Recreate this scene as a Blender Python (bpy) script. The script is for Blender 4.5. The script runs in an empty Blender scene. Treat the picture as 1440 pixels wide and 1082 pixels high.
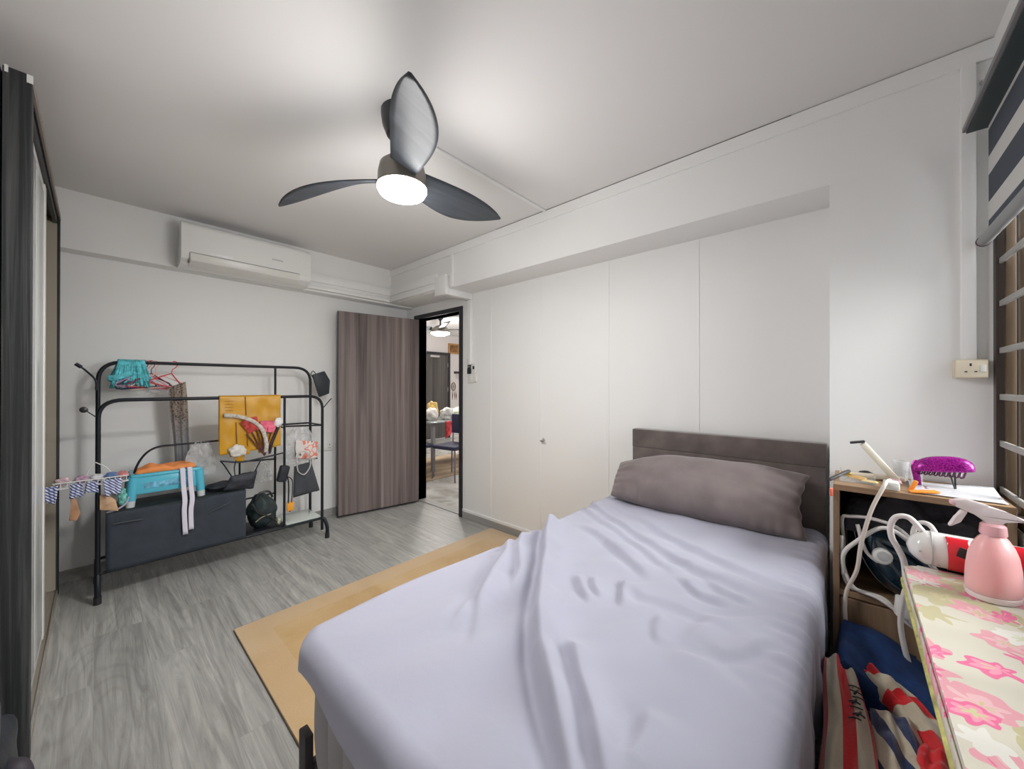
import bpy, bmesh, math, random
import numpy as np
from mathutils import Vector, Matrix, noise as mnoise
C = bpy.context.scene
COL = C.collection
random.seed(7)
# ---------------- camera, world, lights, exposure ----------------
cd = bpy.data.cameras.new('camera')
cam = bpy.data.objects.new('camera', cd); COL.objects.link(cam)
cd.sensor_fit = 'HORIZONTAL'; cd.sensor_width = 36.0
cd.lens = 528.1/1440*36.0
cd.clip_start = 0.02
cam.location = (0, 0, 1.30)
cam.rotation_euler = (math.radians(90.15), math.radians(-0.07), math.radians(-48.023))
C.camera = cam
C.view_settings.view_transform = 'Standard'
C.view_settings.look = 'None'
C.view_settings.gamma = 1.0
C.view_settings.use_curve_mapping = False
C.view_settings.exposure = 0.62

world = bpy.data.worlds.new('sky'); C.world = world; world.use_nodes = True
bg = world.node_tree.nodes['Background']
bg.inputs['Color'].default_value = (0.92, 0.95, 1.0, 1); bg.inputs['Strength'].default_value = 1.2

def area(name, loc, rot, sx, sy, power, col):
    l = bpy.data.lights.new(name, 'AREA'); l.shape = 'RECTANGLE'; l.size = sx; l.size_y = sy
    l.energy = power; l.color = col
    o = bpy.data.objects.new(name, l); COL.objects.link(o); o.location = loc; o.rotation_euler = rot
    return o
# daylight through the long window beside the bed (outside the grille)
area('window_daylight', (1.95, -1.7, 2.3), (math.radians(65), 0, math.radians(16)), 1.1, 2.0, 140, (1.0, 0.985, 0.985))
# the glow of the fan's lamp bowl
def lamp(name, loc, power, col, r):
    l = bpy.data.lights.new(name, 'POINT'); l.energy = power; l.color = col; l.shadow_soft_size = r
    o = bpy.data.objects.new(name, l); COL.objects.link(o); o.location = loc
    return o
fl = area('fan_lamp', (0.943, 1.528, 2.158), (0, 0, 0), 0.20, 0.20, 10.5, (1.0, 0.975, 0.955)); fl.data.shape = 'DISK'
lamp('fan_lamp_glow', (0.943, 1.528, 1.93), 16, (1.0, 0.985, 0.975), 0.30)
lamp('living_room_lamp', (4.10, 5.40, 2.0), 50, (1.0, 0.95, 0.90), 0.16)
lamp('living_room_fill', (5.6, 3.2, 1.9), 60, (1.0, 0.98, 0.95), 0.35)  # added fill light for the living room, no window modelled there

# ---------------- materials ----------------
def M(name, col, rough=0.5, metal=0.0, spec=0.5, var=None, bump=None, emit=0, alpha=1.0, trans=0.0, sheen=0.0, coat=0.0):
    m = bpy.data.materials.new(name); m.use_nodes = True
    nt = m.node_tree; N = nt.nodes; L = nt.links; b = N['Principled BSDF']
    c = (*col, 1) if len(col) == 3 else col
    b.inputs['Base Color'].default_value = c; b.inputs['Roughness'].default_value = rough
    b.inputs['Metallic'].default_value = metal; b.inputs['Specular IOR Level'].default_value = spec
    b.inputs['Alpha'].default_value = alpha; b.inputs['Transmission Weight'].default_value = trans
    b.inputs['Sheen Weight'].default_value = sheen; b.inputs['Coat Weight'].default_value = coat
    if emit:
        b.inputs['Emission Color'].default_value = c; b.inputs['Emission Strength'].default_value = emit
    if var or bump:
        tc = N.new('ShaderNodeTexCoord')
    if var:
        sc, amt = var[0], var[1]; strx = var[2] if len(var) > 2 else (1, 1, 1)
        mp = N.new('ShaderNodeMapping'); mp.inputs['Scale'].default_value = strx; L.new(tc.outputs['Object'], mp.inputs[0])
        n = N.new('ShaderNodeTexNoise'); n.inputs['Scale'].default_value = sc; n.inputs['Detail'].default_value = 5
        L.new(mp.outputs[0], n.inputs['Vector'])
        r = N.new('ShaderNodeValToRGB'); e = r.color_ramp.elements
        e[0].position = 0.3; e[1].position = 0.7
        e[0].color = (*[max(0, x*(1-amt)) for x in col[:3]], 1); e[1].color = (*[min(1, x*(1+amt)) for x in col[:3]], 1)
        L.new(n.outputs['Fac'], r.inputs[0]); L.new(r.outputs[0], b.inputs['Base Color'])
    if bump:
        n2 = N.new('ShaderNodeTexNoise'); n2.inputs['Scale'].default_value = bump[0]; n2.inputs['Detail'].default_value = 4
        L.new(tc.outputs['Object'], n2.inputs['Vector'])
        bp = N.new('ShaderNodeBump'); bp.inputs['Strength'].default_value = bump[1]; bp.inputs['Distance'].default_value = bump[2] if len(bump) > 2 else 0.005
        L.new(n2.outputs['Fac'], bp.inputs['Height']); L.new(bp.outputs[0], b.inputs['Normal'])
    return m

def nodes_of(m):
    nt = m.node_tree; return nt.nodes, nt.links, nt.nodes['Principled BSDF']

def ramp(N, stops, interp='LINEAR'):
    r = N.new('ShaderNodeValToRGB'); r.color_ramp.interpolation = interp; e = r.color_ramp.elements
    while len(e) < len(stops): e.new(0.5)
    for el, (p, c) in zip(e, stops): el.position = p; el.color = (*c, 1)
    return r

def wood(name, stops, axis, scale=9.0, stretch=0.04, rough=0.5, dist=1.2, bump=0.15, detail=6):
    # axis: 0,1,2 = grain direction
    m = M(name, stops[0][1], rough); N, L, b = nodes_of(m)
    tc = N.new('ShaderNodeTexCoord'); mp = N.new('ShaderNodeMapping')
    s = [1, 1, 1]; s[axis] = stretch; mp.inputs['Scale'].default_value = s
    L.new(tc.outputs['Object'], mp.inputs[0])
    n = N.new('ShaderNodeTexNoise'); n.inputs['Scale'].default_value = scale; n.inputs['Detail'].default_value = detail
    n.inputs['Distortion'].default_value = dist; n.inputs['Roughness'].default_value = 0.65
    L.new(mp.outputs[0], n.inputs['Vector'])
    r = ramp(N, stops); L.new(n.outputs['Fac'], r.inputs[0]); L.new(r.outputs[0], b.inputs['Base Color'])
    bp = N.new('ShaderNodeBump'); bp.inputs['Strength'].default_value = bump; bp.inputs['Distance'].default_value = 0.003
    L.new(n.outputs['Fac'], bp.inputs['Height']); L.new(bp.outputs[0], b.inputs['Normal'])
    return m

white_wall = M('white_wall_paint', (0.86, 0.86, 0.85), 0.55, var=(1.2, 0.015), bump=(60, 0.03, 0.002))
white_trim = M('white_trim_paint', (0.87, 0.87, 0.86), 0.42)
ceil_paint = M('ceiling_paint', (0.80, 0.79, 0.78), 0.7, var=(0.8, 0.02))
dark_gap = M('dark_gap_line', (0.10, 0.09, 0.085), 0.8)
base_grey = wood('grey_baseboard_vinyl', [(0.3, (0.26, 0.255, 0.24)), (0.7, (0.40, 0.39, 0.37))], 1, 12, 0.08, 0.5)
black_metal = M('black_powder_coated_metal', (0.010, 0.012, 0.018), 0.42, spec=0.35)
black_frame = M('black_door_frame', (0.022, 0.022, 0.026), 0.45)
chrome = M('brushed_chrome', (0.7, 0.7, 0.7), 0.25, metal=1.0)
white_plastic = M('white_plastic', (0.80, 0.80, 0.77), 0.3)
grey_plastic = M('grey_plastic', (0.42, 0.42, 0.42), 0.45)
black_plastic = M('black_plastic', (0.02, 0.02, 0.022), 0.35)
cream_plastic = M('cream_plastic', (0.72, 0.62, 0.46), 0.35)

def floor_material():
    m = M('grey_vinyl_plank', (0.35, 0.35, 0.33), 0.42, spec=0.4); N, L, b = nodes_of(m)
    tc = N.new('ShaderNodeTexCoord')
    mp = N.new('ShaderNodeMapping'); mp.inputs['Rotation'].default_value = (0, 0, math.radians(90)); L.new(tc.outputs['Object'], mp.inputs[0])
    br = N.new('ShaderNodeTexBrick'); br.inputs['Scale'].default_value = 1.0
    br.inputs['Brick Width'].default_value = 1.22; br.inputs['Row Height'].default_value = 0.18
    br.inputs['Mortar Size'].default_value = 0.0012; br.inputs['Mortar Smooth'].default_value = 0.3; br.inputs['Bias'].default_value = 0
    br.inputs['Color1'].default_value = (0.35, 0.35, 0.35, 1); br.inputs['Color2'].default_value = (0.65, 0.65, 0.65, 1)
    br.inputs['Mortar'].default_value = (0.30, 0.30, 0.30, 1)
    br.offset = 0.37
    L.new(mp.outputs[0], br.inputs['Vector'])
    # each plank shifts its grain
    comb = N.new('ShaderNodeVectorMath'); comb.operation = 'MULTIPLY_ADD'
    L.new(br.outputs['Color'], comb.inputs[0]); comb.inputs[1].default_value = (7, 31, 3); L.new(tc.outputs['Object'], comb.inputs[2])
    mg = N.new('ShaderNodeMapping'); mg.inputs['Scale'].default_value = (1, 0.055, 1); L.new(comb.outputs[0], mg.inputs[0])
    n = N.new('ShaderNodeTexNoise'); n.inputs['Scale'].default_value = 26; n.inputs['Detail'].default_value = 7; n.inputs['Roughness'].default_value = 0.68; n.inputs['Distortion'].default_value = 1.4
    L.new(mg.outputs[0], n.inputs['Vector'])
    r = ramp(N, [(0.28, (0.225, 0.222, 0.210)), (0.5, (0.37, 0.367, 0.35)), (0.75, (0.54, 0.535, 0.51))]); L.new(n.outputs['Fac'], r.inputs[0])
    # cathedral rings
    mg2 = N.new('ShaderNodeMapping'); mg2.inputs['Scale'].default_value = (1, 0.12, 1); L.new(comb.outputs[0], mg2.inputs[0])
    n3 = N.new('ShaderNodeTexNoise'); n3.inputs['Scale'].default_value = 4.5; n3.inputs['Detail'].default_value = 1; n3.inputs['Distortion'].default_value = 0.4
    L.new(mg2.outputs[0], n3.inputs['Vector'])
    mm = N.new('ShaderNodeMath'); mm.operation = 'MULTIPLY'; mm.inputs[1].default_value = 22; L.new(n3.outputs['Fac'], mm.inputs[0])
    fr = N.new('ShaderNodeMath'); fr.operation = 'PINGPONG'; fr.inputs[1].default_value = 0.5; L.new(mm.outputs[0], fr.inputs[0])
    r2 = ramp(N, [(0.0, (0.80, 0.80, 0.79)), (0.25, (1, 1, 1))]); L.new(fr.outputs[0], r2.inputs[0])
    mx = N.new('ShaderNodeMixRGB'); mx.blend_type = 'MULTIPLY'; mx.inputs[0].default_value = 0.55
    L.new(r.outputs[0], mx.inputs[1]); L.new(r2.outputs[0], mx.inputs[2])
    r3 = ramp(N, [(0.3, (0.90, 0.90, 0.90)), (0.65, (1.06, 1.06, 1.05))]); L.new(br.outputs['Color'], r3.inputs[0])
    mx2 = N.new('ShaderNodeMixRGB'); mx2.blend_type = 'MULTIPLY'; mx2.inputs[0].default_value = 1.0
    L.new(mx.outputs[0], mx2.inputs[1]); L.new(r3.outputs[0], mx2.inputs[2]); L.new(mx2.outputs[0], b.inputs['Base Color'])
    bp = N.new('ShaderNodeBump'); bp.inputs['Strength'].default_value = 0.12; bp.inputs['Distance'].default_value = 0.002
    L.new(n.outputs['Fac'], bp.inputs['Height']); L.new(bp.outputs[0], b.inputs['Normal'])
    return m
floor_mat = floor_material()

# ---------------- geometry helpers ----------------
def nb(): return bmesh.new()
def box(bm, x0, x1, y0, y1, z0, z1, bev=0.0, seg=2, mat=None):
    r = bmesh.ops.create_cube(bm, size=1.0)
    vs = r['verts']
    for v in vs:
        v.co = Vector((x0+(v.co.x+.5)*(x1-x0), y0+(v.co.y+.5)*(y1-y0), z0+(v.co.z+.5)*(z1-z0)))
    if bev > 0:
        es = list({e for v in vs for e in v.link_edges})
        rr = bmesh.ops.bevel(bm, geom=es, offset=bev, segments=seg, profile=0.5, affect='EDGES')
        vs = list({v for f in rr['faces'] for v in f.verts} | {v for v in vs if v.is_valid})
    if mat is not None:
        for v in vs: v.co = mat @ v.co
    return vs
def obox(bm, c, size, rot, bev=0.0):
    # oriented box; rot = Euler tuple
    m = Matrix.Translation(c) @ Matrix.Rotation(rot[2], 4, 'Z') @ Matrix.Rotation(rot[1], 4, 'Y') @ Matrix.Rotation(rot[0], 4, 'X')
    return box(bm, -size[0]/2, size[0]/2, -size[1]/2, size[1]/2, -size[2]/2, size[2]/2, bev, 2, m)
def fillet(pts, r, seg=6):
    out = [Vector(pts[0])]
    for i in range(1, len(pts)-1):
        p, a, b = Vector(pts[i]), Vector(pts[i-1]), Vector(pts[i+1])
        da, db = (a-p), (b-p); rr = min(r, da.length*.49, db.length*.49)
        s, e = p+da.normalized()*rr, p+db.normalized()*rr
        for k in range(seg+1):
            t = k/seg; out.append(s*(1-t)**2 + p*2*t*(1-t) + e*t*t)
    out.append(Vector(pts[-1])); return out
def smooth_path(pts, n=8):
    P = [Vector(p) for p in pts]; P = [P[0]*2-P[1]] + P + [P[-1]*2-P[-2]]; out = []
    for i in range(1, len(P)-2):
        for k in range(n):
            t = k/n; a, b, c, d = P[i-1:i+3]
            out.append(.5*((2*b)+(c-a)*t+(2*a-5*b+4*c-d)*t*t+(3*b-a-3*c+d)*t**3))
    out.append(P[-2]); return out
def tube(bm, pts, r, n=10, closed=False, radii=None, flat=1.0, up=None):
    P = [Vector(p) for p in pts]; m = len(P); rings = []; nrm = None
    for i in range(m):
        if closed: t = (P[(i+1) % m]-P[i-1])
        else: t = P[min(i+1, m-1)]-P[max(i-1, 0)]
        if t.length < 1e-9: t = Vector((0, 0, 1))
        t.normalize()
        if nrm is None:
            ref = Vector(up) if up else (Vector((0, 0, 1)) if abs(t.z) < .9 else Vector((1, 0, 0)))
            nrm = (ref - t*ref.dot(t)).normalized()
        else:
            q = nrm - t*nrm.dot(t)
            nrm = q.normalized() if q.length > 1e-6 else nrm
        bi = t.cross(nrm); rr = radii[i] if radii else r
        rings.append([bm.verts.new(P[i]+(nrm*math.cos(a)*flat+bi*math.sin(a))*rr) for a in [2*math.pi*k/n for k in range(n)]])
    for i in range(m if closed else m-1):
        A, B = rings[i], rings[(i+1) % m]
        for k in range(n): bm.faces.new((A[k], A[(k+1) % n], B[(k+1) % n], B[k]))
    if not closed:
        bm.faces.new(list(reversed(rings[0]))); bm.faces.new(rings[-1])
    return [v for r_ in rings for v in r_]
def lathe(bm, prof, n=32, mat=None, sy=1.0):
    rings = []
    for r, z in prof:
        if r < 1e-6: rings.append([bm.verts.new((0, 0, z))])
        else: rings.append([bm.verts.new((r*math.cos(2*math.pi*k/n), sy*r*math.sin(2*math.pi*k/n), z)) for k in range(n)])
    for A, B in zip(rings, rings[1:]):
        for k in range(n):
            a = [A[k % len(A)], A[(k+1) % len(A)], B[(k+1) % len(B)], B[k % len(B)]]
            u = []
            for v in a:
                if v not in u: u.append(v)
            if len(u) > 2: bm.faces.new(u)
    if len(rings[0]) > 1: bm.faces.new(list(reversed(rings[0])))
    if len(rings[-1]) > 1: bm.faces.new(rings[-1])
    vs = [v for r_ in rings for v in r_]
    if mat is not None:
        for v in vs: v.co = mat @ v.co
    return vs
def prism(bm, poly, h, mat=None, bev=0.0):
    # polygon in XY extruded to +Z by h, then transformed
    a = [bm.verts.new((p[0], p[1], 0)) for p in poly]; b = [bm.verts.new((p[0], p[1], h)) for p in poly]
    n = len(a); bm.faces.new(list(reversed(a))); bm.faces.new(b)
    for i in range(n): bm.faces.new((a[i], a[(i+1) % n], b[(i+1) % n], b[i]))
    vs = a+b
    if bev > 0:
        es = list({e for v in vs for e in v.link_edges})
        rr = bmesh.ops.bevel(bm, geom=es, offset=bev, segments=2, profile=0.5, affect='EDGES')
        vs = list({v for f in rr['faces'] for v in f.verts} | {v for v in vs if v.is_valid})
    if mat is not None:
        for v in vs: v.co = mat @ v.co
    return vs
def grid(bm, f, nu, nv, uv=True, close_u=False):
    V = [[bm.verts.new(f(i/nu, j/nv)) for j in range(nv+1)] for i in range(nu+1)]
    lay = bm.loops.layers.uv.verify() if uv else None
    for i in range(nu):
        for j in range(nv):
            fc = bm.faces.new((V[i][j], V[i+1][j], V[i+1][j+1], V[i][j+1]))
            if uv:
                for lp, (a, b) in zip(fc.loops, ((i, j), (i+1, j), (i+1, j+1), (i, j+1))): lp[lay].uv = (a/nu, b/nv)
    return V
def wpos(o):
    p = Vector((0, 0, 0))
    while o is not None: p += Vector(o.location); o = o.parent
    return p
def obj(name, bm, mat, parent=None, smooth=True, sub=0, solid=0.0, local=False, angle=40, label=None, kind=None):
    me = bpy.data.meshes.new(name)
    if parent is not None and not local:
        off = wpos(parent)
        for v in bm.verts: v.co -= off
    bmesh.ops.recalc_face_normals(bm, faces=bm.faces[:])
    bm.to_mesh(me); bm.free()
    for m in (mat if isinstance(mat, (list, tuple)) else [mat]): me.materials.append(m)
    o = bpy.data.objects.new(name, me); COL.objects.link(o)
    if parent is not None: o.parent = parent
    if smooth:
        for p in me.polygons: p.use_smooth = True
        try: me.set_sharp_from_angle(angle=math.radians(angle))
        except Exception: pass
    if solid:
        md = o.modifiers.new('thickness', 'SOLIDIFY'); md.thickness = solid; md.offset = 0
    if sub:
        md = o.modifiers.new('smoothing', 'SUBSURF'); md.levels = sub; md.render_levels = sub
    if label: o['label'] = label
    if kind: o['kind'] = kind
    return o
def thing(name, label, cat, loc=(0, 0, 0), group=None):
    o = bpy.data.objects.new(name, None); COL.objects.link(o); o.location = loc
    o.empty_display_size = 0.05
    o['label'] = label; o['category'] = cat
    if group: o['group'] = group
    return o
def tag(o, label, cat, group=None, kind=None):
    o['label'] = label; o['category'] = cat
    if group: o['group'] = group
    if kind: o['kind'] = kind
    return o
def struct(name, bm, mat, smooth=False):
    o = obj(name, bm, mat, None, smooth=smooth); o['kind'] = 'structure'; return o
def nz(x, y, z, s=1.0): return mnoise.noise(Vector((x*s, y*s, z*s)))
PI = math.pi

# ---------------- the room ----------------
XF, XB, YF, YB, H, ZB = 2.155, 2.432, 3.7085, 3.84, 2.549, 2.184
XL, YW = -0.78, -0.385
b = nb(); box(b, XL-.1, XB+.06, YW-.2, YB+.1, -0.1, 0); struct('floor', b, floor_mat)
b = nb(); box(b, XL-.1, XB+.12, YW-.2, YB+.1, H, H+.1); struct('ceiling', b, ceil_paint)
b = nb(); box(b, XL, XB+.12, YB, YB+.1, 0, H); box(b, XL, XB, YF, YB, 2.173, H); struct('wall_far', b, white_wall)
b = nb(); box(b, XL-.1, XL, YW-.2, YB+.1, 0, H); struct('wall_left', b, white_wall)
# bed wall: niche plane, doorway, front part by the window and the beam above
DY0, DY1, DZ = 2.885, 3.625, 2.04
b = nb()
box(b, XB, XB+.12, 0.066, DY0, 0, H); box(b, XB, XB+.12, DY1, YB, 0, H); box(b, XB, XB+.12, DY0, DY1, DZ, H)
struct('wall_right', b, white_wall)
b = nb(); box(b, XF, XB+.12, YW-.2, 0.066, 0, H); struct('wall_right_pier', b, white_wall)
b = nb(); box(b, XF, XB, 0.066, YF, ZB, H); struct('trim_beam', b, white_wall)
# window wall
WX0, WX1, WZ0, WZ1 = 0.80, 2.148, 0.86, 2.24
b = nb()
box(b, XL, XF, YW-.16, YW, 0, WZ0); box(b, XL, XF, YW-.16, YW, WZ1, H)
box(b, XL, WX0, YW-.16, YW, WZ0, WZ1); box(b, WX1, XF, YW-.16, YW, WZ0, WZ1)
struct('wall_window', b, white_wall)
# cladding seams of the niche wall (raised strips), ceiling molding, skirting
for i, y in enumerate((2.45, 1.875, 1.273, 0.679)):
    b = nb(); box(b, XB-.0035, XB, y-.007, y+.007, 0.09, ZB, .0015); struct('trim_%d' % (i+1), b, white_trim)
b = nb(); box(b, XF-.012, XF, YW, YF, 2.478, H-.004); box(b, XF-.002, XF, YW, YF, H-.004, H); struct('trim_molding', b, white_trim)
b = nb(); box(b, XF-.0125, XF-.006, 0.2, 2.1, H-.0042, H-.0005); struct('trim_gap', b, dark_gap)
b = nb(); box(b, XB-.012, XB, 0.07, DY0-.05, 0.0, 0.065, .003); struct('baseboard_right', b, base_grey)
b = nb(); box(b, XB-.012, XB, 0.07, DY0-.05, 0.065, 0.09, .003); struct('trim_skirting_cap', b, white_trim)
b = nb(); box(b, XL, XB, YB-.012, YB, 0.0, 0.08, .003); struct('baseboard_far', b, base_grey)
b = nb(); box(b, XF-.008, XF, YW, 0.06, 0.0, 0.08, .003); struct('baseboard_pier', b, base_grey)
# narrow surface strips and the two cable ducts
b = nb()
box(b, XF-.028, XF, 2.86, YF-.0, 2.262, 2.345, .004); box(b, XF-.045, XF, 2.86, YF-.045, 2.19, 2.222, .004)
box(b, 1.27, XF, YF-.028, YF, 2.262, 2.345, .004); box(b, 1.24, XF-.0, YF-.045, YF, 2.19, 2.222, .004)
box(b, XF-.02, XF, 2.86, YF, 2.222, 2.262, .002); box(b, 1.27, XF, YF-.02, YF, 2.222, 2.262, .002)
tag(obj('cable_duct', b, white_trim), 'white boxed pipe duct running along the beams into the corner by the door', 'duct')
b = nb()
box(b, XF-.05, XF-.0005, 2.70, 2.86, 2.125, 2.30, .004)
box(b, XF-.001, XB-.001, 2.70, 2.78, 2.125, 2.183, .003)
box(b, XF-.022, XF, 2.635, 2.675, 2.185, 2.478, .004)
box(b, XB-.025, XB, 2.70, 2.745, 1.50, 2.125, .004)
tag(obj('cable_trunking', b, white_trim), 'white square trunking stepping under the beam and down beside the doorway', 'trunking')
b = nb(); box(b, XF-.022, XF, -.342, -.305, 1.39, 2.478, .003)
tag(obj('cable_trunking', b, white_trim), 'vertical white trunking on the wall above the cream socket', 'trunking')
b = nb(); box(b, 1.19, XF-.012, 1.60, 1.625, H-.012, H, .003)
tag(obj('cable_trunking', b, white_trim), 'thin white trunking across the ceiling from the fan to the beam', 'trunking')
# small clip stub near blind
b = nb(); lathe(b, [(.004, 0), (.009, .004), (.009, .012), (.004, .02)], 12, Matrix.Translation((XF, -.36, 2.40)) @ Matrix.Rotation(-PI/2, 4, 'Y'))
tag(obj('wall_hook', b, chrome), 'tiny metal hook on the wall beside the end of the blind', 'hook')
b = nb(); lathe(b, [(.014, 0), (.014, .004), (.006, .006), (.006, .02), (.0, .022)], 14, Matrix.Translation((XB-.002, 1.84, .86)) @ Matrix.Rotation(-PI/2, 4, 'Y'))
obox(b, (XB-.022, 1.84, .852), (.006, .045, .012), (0, 0, 0), .002)
tag(obj('cupboard_latch', b, chrome), 'small metal latch on the white panelled wall left of the bed', 'latch')

# ---------------- door frame and leaf ----------------
b = nb()
box(b, XB-.015, XB+.125, DY0-.045, DY0, 0, DZ+.045, .002); box(b, XB-.015, XB+.125, DY1, DY1+.045, 0, DZ+.045, .002)
box(b, XB-.015, XB+.125, DY0, DY1, DZ, DZ+.045, .002)
struct('door_1', b, black_frame)
b = nb(); box(b, XB+.02, XB+.12, DY0, DY1, 0.0, 0.006); struct('trim_threshold', b, base_grey)
door_wood = wood('grey_brown_door_laminate', [(0.30, (0.075, 0.055, 0.050)), (0.44, (0.16, 0.125, 0.118)), (0.56, (0.235, 0.19, 0.18)), (0.70, (0.34, 0.285, 0.27))], 2, 15, 0.02, 0.5, 0.35, 0.05, 4)
dl = thing('door_leaf', 'open grey-brown wood-grain door swung back toward the far wall', 'door', (2.42, 3.60, 0))
ang = math.atan2(3.75-3.60, 1.602-2.42)
mt = Matrix.Rotation(ang, 4, 'Z')
b = nb(); box(b, 0.0, .832, -.0015, .036, .02, 2.03, .002, 2, mt); obj('panel', b, door_wood, dl, smooth=False, local=True)
b = nb(); box(b, 0.0, .835, -.003, .038, .012, .02, 0, 2, mt); box(b, .832, .838, -.003, .038, .012, 2.03, 0, 2, mt); obj('edging', b, black_frame, dl, smooth=False, local=True)
for z in (.22, 1.05, 1.80):
    b = nb(); tube(b, [(-.004, -.006, z-.05), (-.004, -.006, z+.05)], .007, 10); box(b, 0, .02, -.004, 0.0, z-.05, z+.05, 0, 2, mt)
    obj('hinge', b, chrome, dl, local=True)

# ---------------- switches and remotes beside the door ----------------
sw = thing('light_switch', 'white switch plate under the remotes beside the doorway', 'switch', (XB, 2.715, 1.38))
b = nb(); box(b, XB-.010, XB, 2.672, 2.758, 1.325, 1.411, .003); obj('plate', b, white_plastic, sw)
b = nb(); box(b, XB-.014, XB-.010, 2.70, 2.73, 1.352, 1.384, .002); obj('rocker', b, white_plastic, sw)
rc = thing('fan_remote', 'black ceiling fan remote in its holder above the switch plate', 'remote', (XB, 2.735, 1.49))
b = nb(); box(b, XB-.020, XB, 2.715, 2.757, 1.412, 1.465, .004); obj('holder', b, black_plastic, rc)
b = nb(); box(b, XB-.018, XB-.003, 2.718, 2.754, 1.43, 1.56, .004); obj('handset', b, black_plastic, rc)
b = nb()
for k in range(4):
    for j in (0, 1): box(b, XB-.0195, XB-.018, 2.723+j*.016, 2.733+j*.016, 1.475+k*.02, 1.485+k*.02)
obj('buttons', b, grey_plastic, rc)
rc = thing('air_conditioner_remote', 'white air conditioner remote with dark display right of the fan remote', 'remote', (XB, 2.665, 1.44))
b = nb(); box(b, XB-.018, XB, 2.634, 2.664, 1.335, 1.395, .004); obj('holder', b, white_plastic, rc)
b = nb(); box(b, XB-.016, XB-.003, 2.637, 2.682, 1.385, 1.515, .004); obj('handset', b, white_plastic, rc)
b = nb(); box(b, XB-.0175, XB-.016, 2.655, 2.680, 1.455, 1.485); obj('display', b, black_plastic, rc)

# ---------------- socket on the pier ----------------
so = thing('power_socket', 'cream three-pin wall socket below the vertical trunking', 'socket', (XF, -.325, 1.355))
b = nb(); box(b, XF-.032, XF, -.368, -.286, 1.328, 1.396, .003); obj('back_box', b, cream_plastic, so)
b = nb(); box(b, XF-.038, XF-.031, -.365, -.289, 1.331, 1.393, .002); obj('plate', b, M('cream_plate', (.78, .70, .55), .35), so)
b = nb()
box(b, XF-.0385, XF-.0375, -.327, -.322, 1.372, 1.382); box(b, XF-.0385, XF-.0375, -.317, -.310, 1.350, 1.354); box(b, XF-.0385, XF-.0375, -.340, -.333, 1.350, 1.354)
obj('pin_holes', b, black_plastic, so, smooth=False)
b = nb(); box(b, XF-.042, XF-.037, -.360, -.346, 1.350, 1.376, .002); obj('switch', b, white_plastic, so)

# ---------------- window, grille, blind ----------------
bronze = wood('bronze_window_metal', [(0.3, (0.045, 0.028, 0.016)), (0.7, (0.105, 0.068, 0.036))], 2, 10, 0.05, 0.4)
dark_bronze = M('dark_bronze', (0.03, 0.020, 0.016), 0.4)
glass = bpy.data.materials.new('window_glass'); glass.use_nodes = True
N_ = glass.node_tree.nodes; L_ = glass.node_tree.links; N_.clear()
o_ = N_.new('ShaderNodeOutputMaterial'); mxs = N_.new('ShaderNodeMixShader'); tr = N_.new('ShaderNodeBsdfTransparent'); gl = N_.new('ShaderNodeBsdfGlossy')
gl.inputs['Roughness'].default_value = 0.05; tr.inputs['Color'].default_value = (0.92, 0.935, 0.93, 1)
fr_ = N_.new('ShaderNodeFresnel'); fr_.inputs['IOR'].default_value = 1.25
L_.new(fr_.outputs[0], mxs.inputs[0]); L_.new(tr.outputs[0], mxs.inputs[1]); L_.new(gl.outputs[0], mxs.inputs[2]); L_.new(mxs.outputs[0], o_.inputs[0])
b = nb()
gy0, gy1 = YW-.10, YW-.06
box(b, WX1-.035, WX1, YW-.12, YW+.004, WZ0, WZ1, .002); box(b, WX0, WX0+.035, YW-.12, YW+.004, WZ0, WZ1, .002)
box(b, WX0, WX1, YW-.12, YW-.0, WZ0, WZ0+.035, .002); box(b, WX0, WX1, YW-.12, YW-.0, WZ1-.035, WZ1, .002)
struct('window_1', b, dark_bronze)
b = nb()
for x in (1.50,): box(b, x-.018, x+.018, YW-.11, YW-.075, WZ0+.035, WZ1-.035, .002)
struct('window_mullion', b, dark_bronze)
b = nb(); box(b, WX0+.03, WX1-.03, YW-.098, YW-.093, WZ0+.03, WZ1-.03); struct('window_glass', b, glass)
gr = thing('window_grille', 'bronze window grille of upright bars and grey flat crossbars beside the cabinet', 'grille', (1.0, YW-.03, WZ0))
x = 2.092
while x > WX0+.05:
    b = nb(); box(b, x-.011, x+.011, YW-.034, YW-.012, WZ0+.036, WZ1-.036, .002); obj('upright_bar', b, bronze, gr); x -= .145
bar_grey = M('grey_grille_bar', (.36, .35, .33), .45)
for z in (0.94, 1.10, 1.262, 1.424, 1.588, 1.737, 1.89, 2.05):
    b = nb(); box(b, WX0+.036, WX1-.036, YW-.011, YW-.003, z-.010, z+.010, .001); obj('crossbar', b, bar_grey, gr)
# outside: facade added to block the lower sky beyond the grille
b = nb(); box(b, -14, 22, -22.4, -22, -3, 6.5)
for i in range(12):
    for k in range(3): box(b, -12+i*2.7, -10.8+i*2.7, -22.05, -21.9, -1+k*2.6, 0.6+k*2.6)
tag(obj('sky_blocker', b, M('pale_block_paint', (.62, .64, .60), .7, var=(.4, .06)), smooth=False), 'pale block added beyond the window grille to block the low sky', 'light blocker')
bl = thing('zebra_blind', 'striped dark grey and white roller blind pulled half down over the window', 'blind', (1.0, -.34, 2.2))
BX0, BX1 = WX0-.02, 2.10
rail_m = M('grey_blind_casing', (.16, .15, .16), .4); under_m = M('dark_blind_casing', (.035, .05, .052), .5)
b = nb(); box(b, BX0, BX1, -.383, -.303, 2.214, 2.232, .003); obj('cassette', b, rail_m, bl)
b = nb(); box(b, BX0+.002, BX1-.004, -.381, -.312, 2.208, 2.214); obj('cassette_underside', b, under_m, bl)
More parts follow.
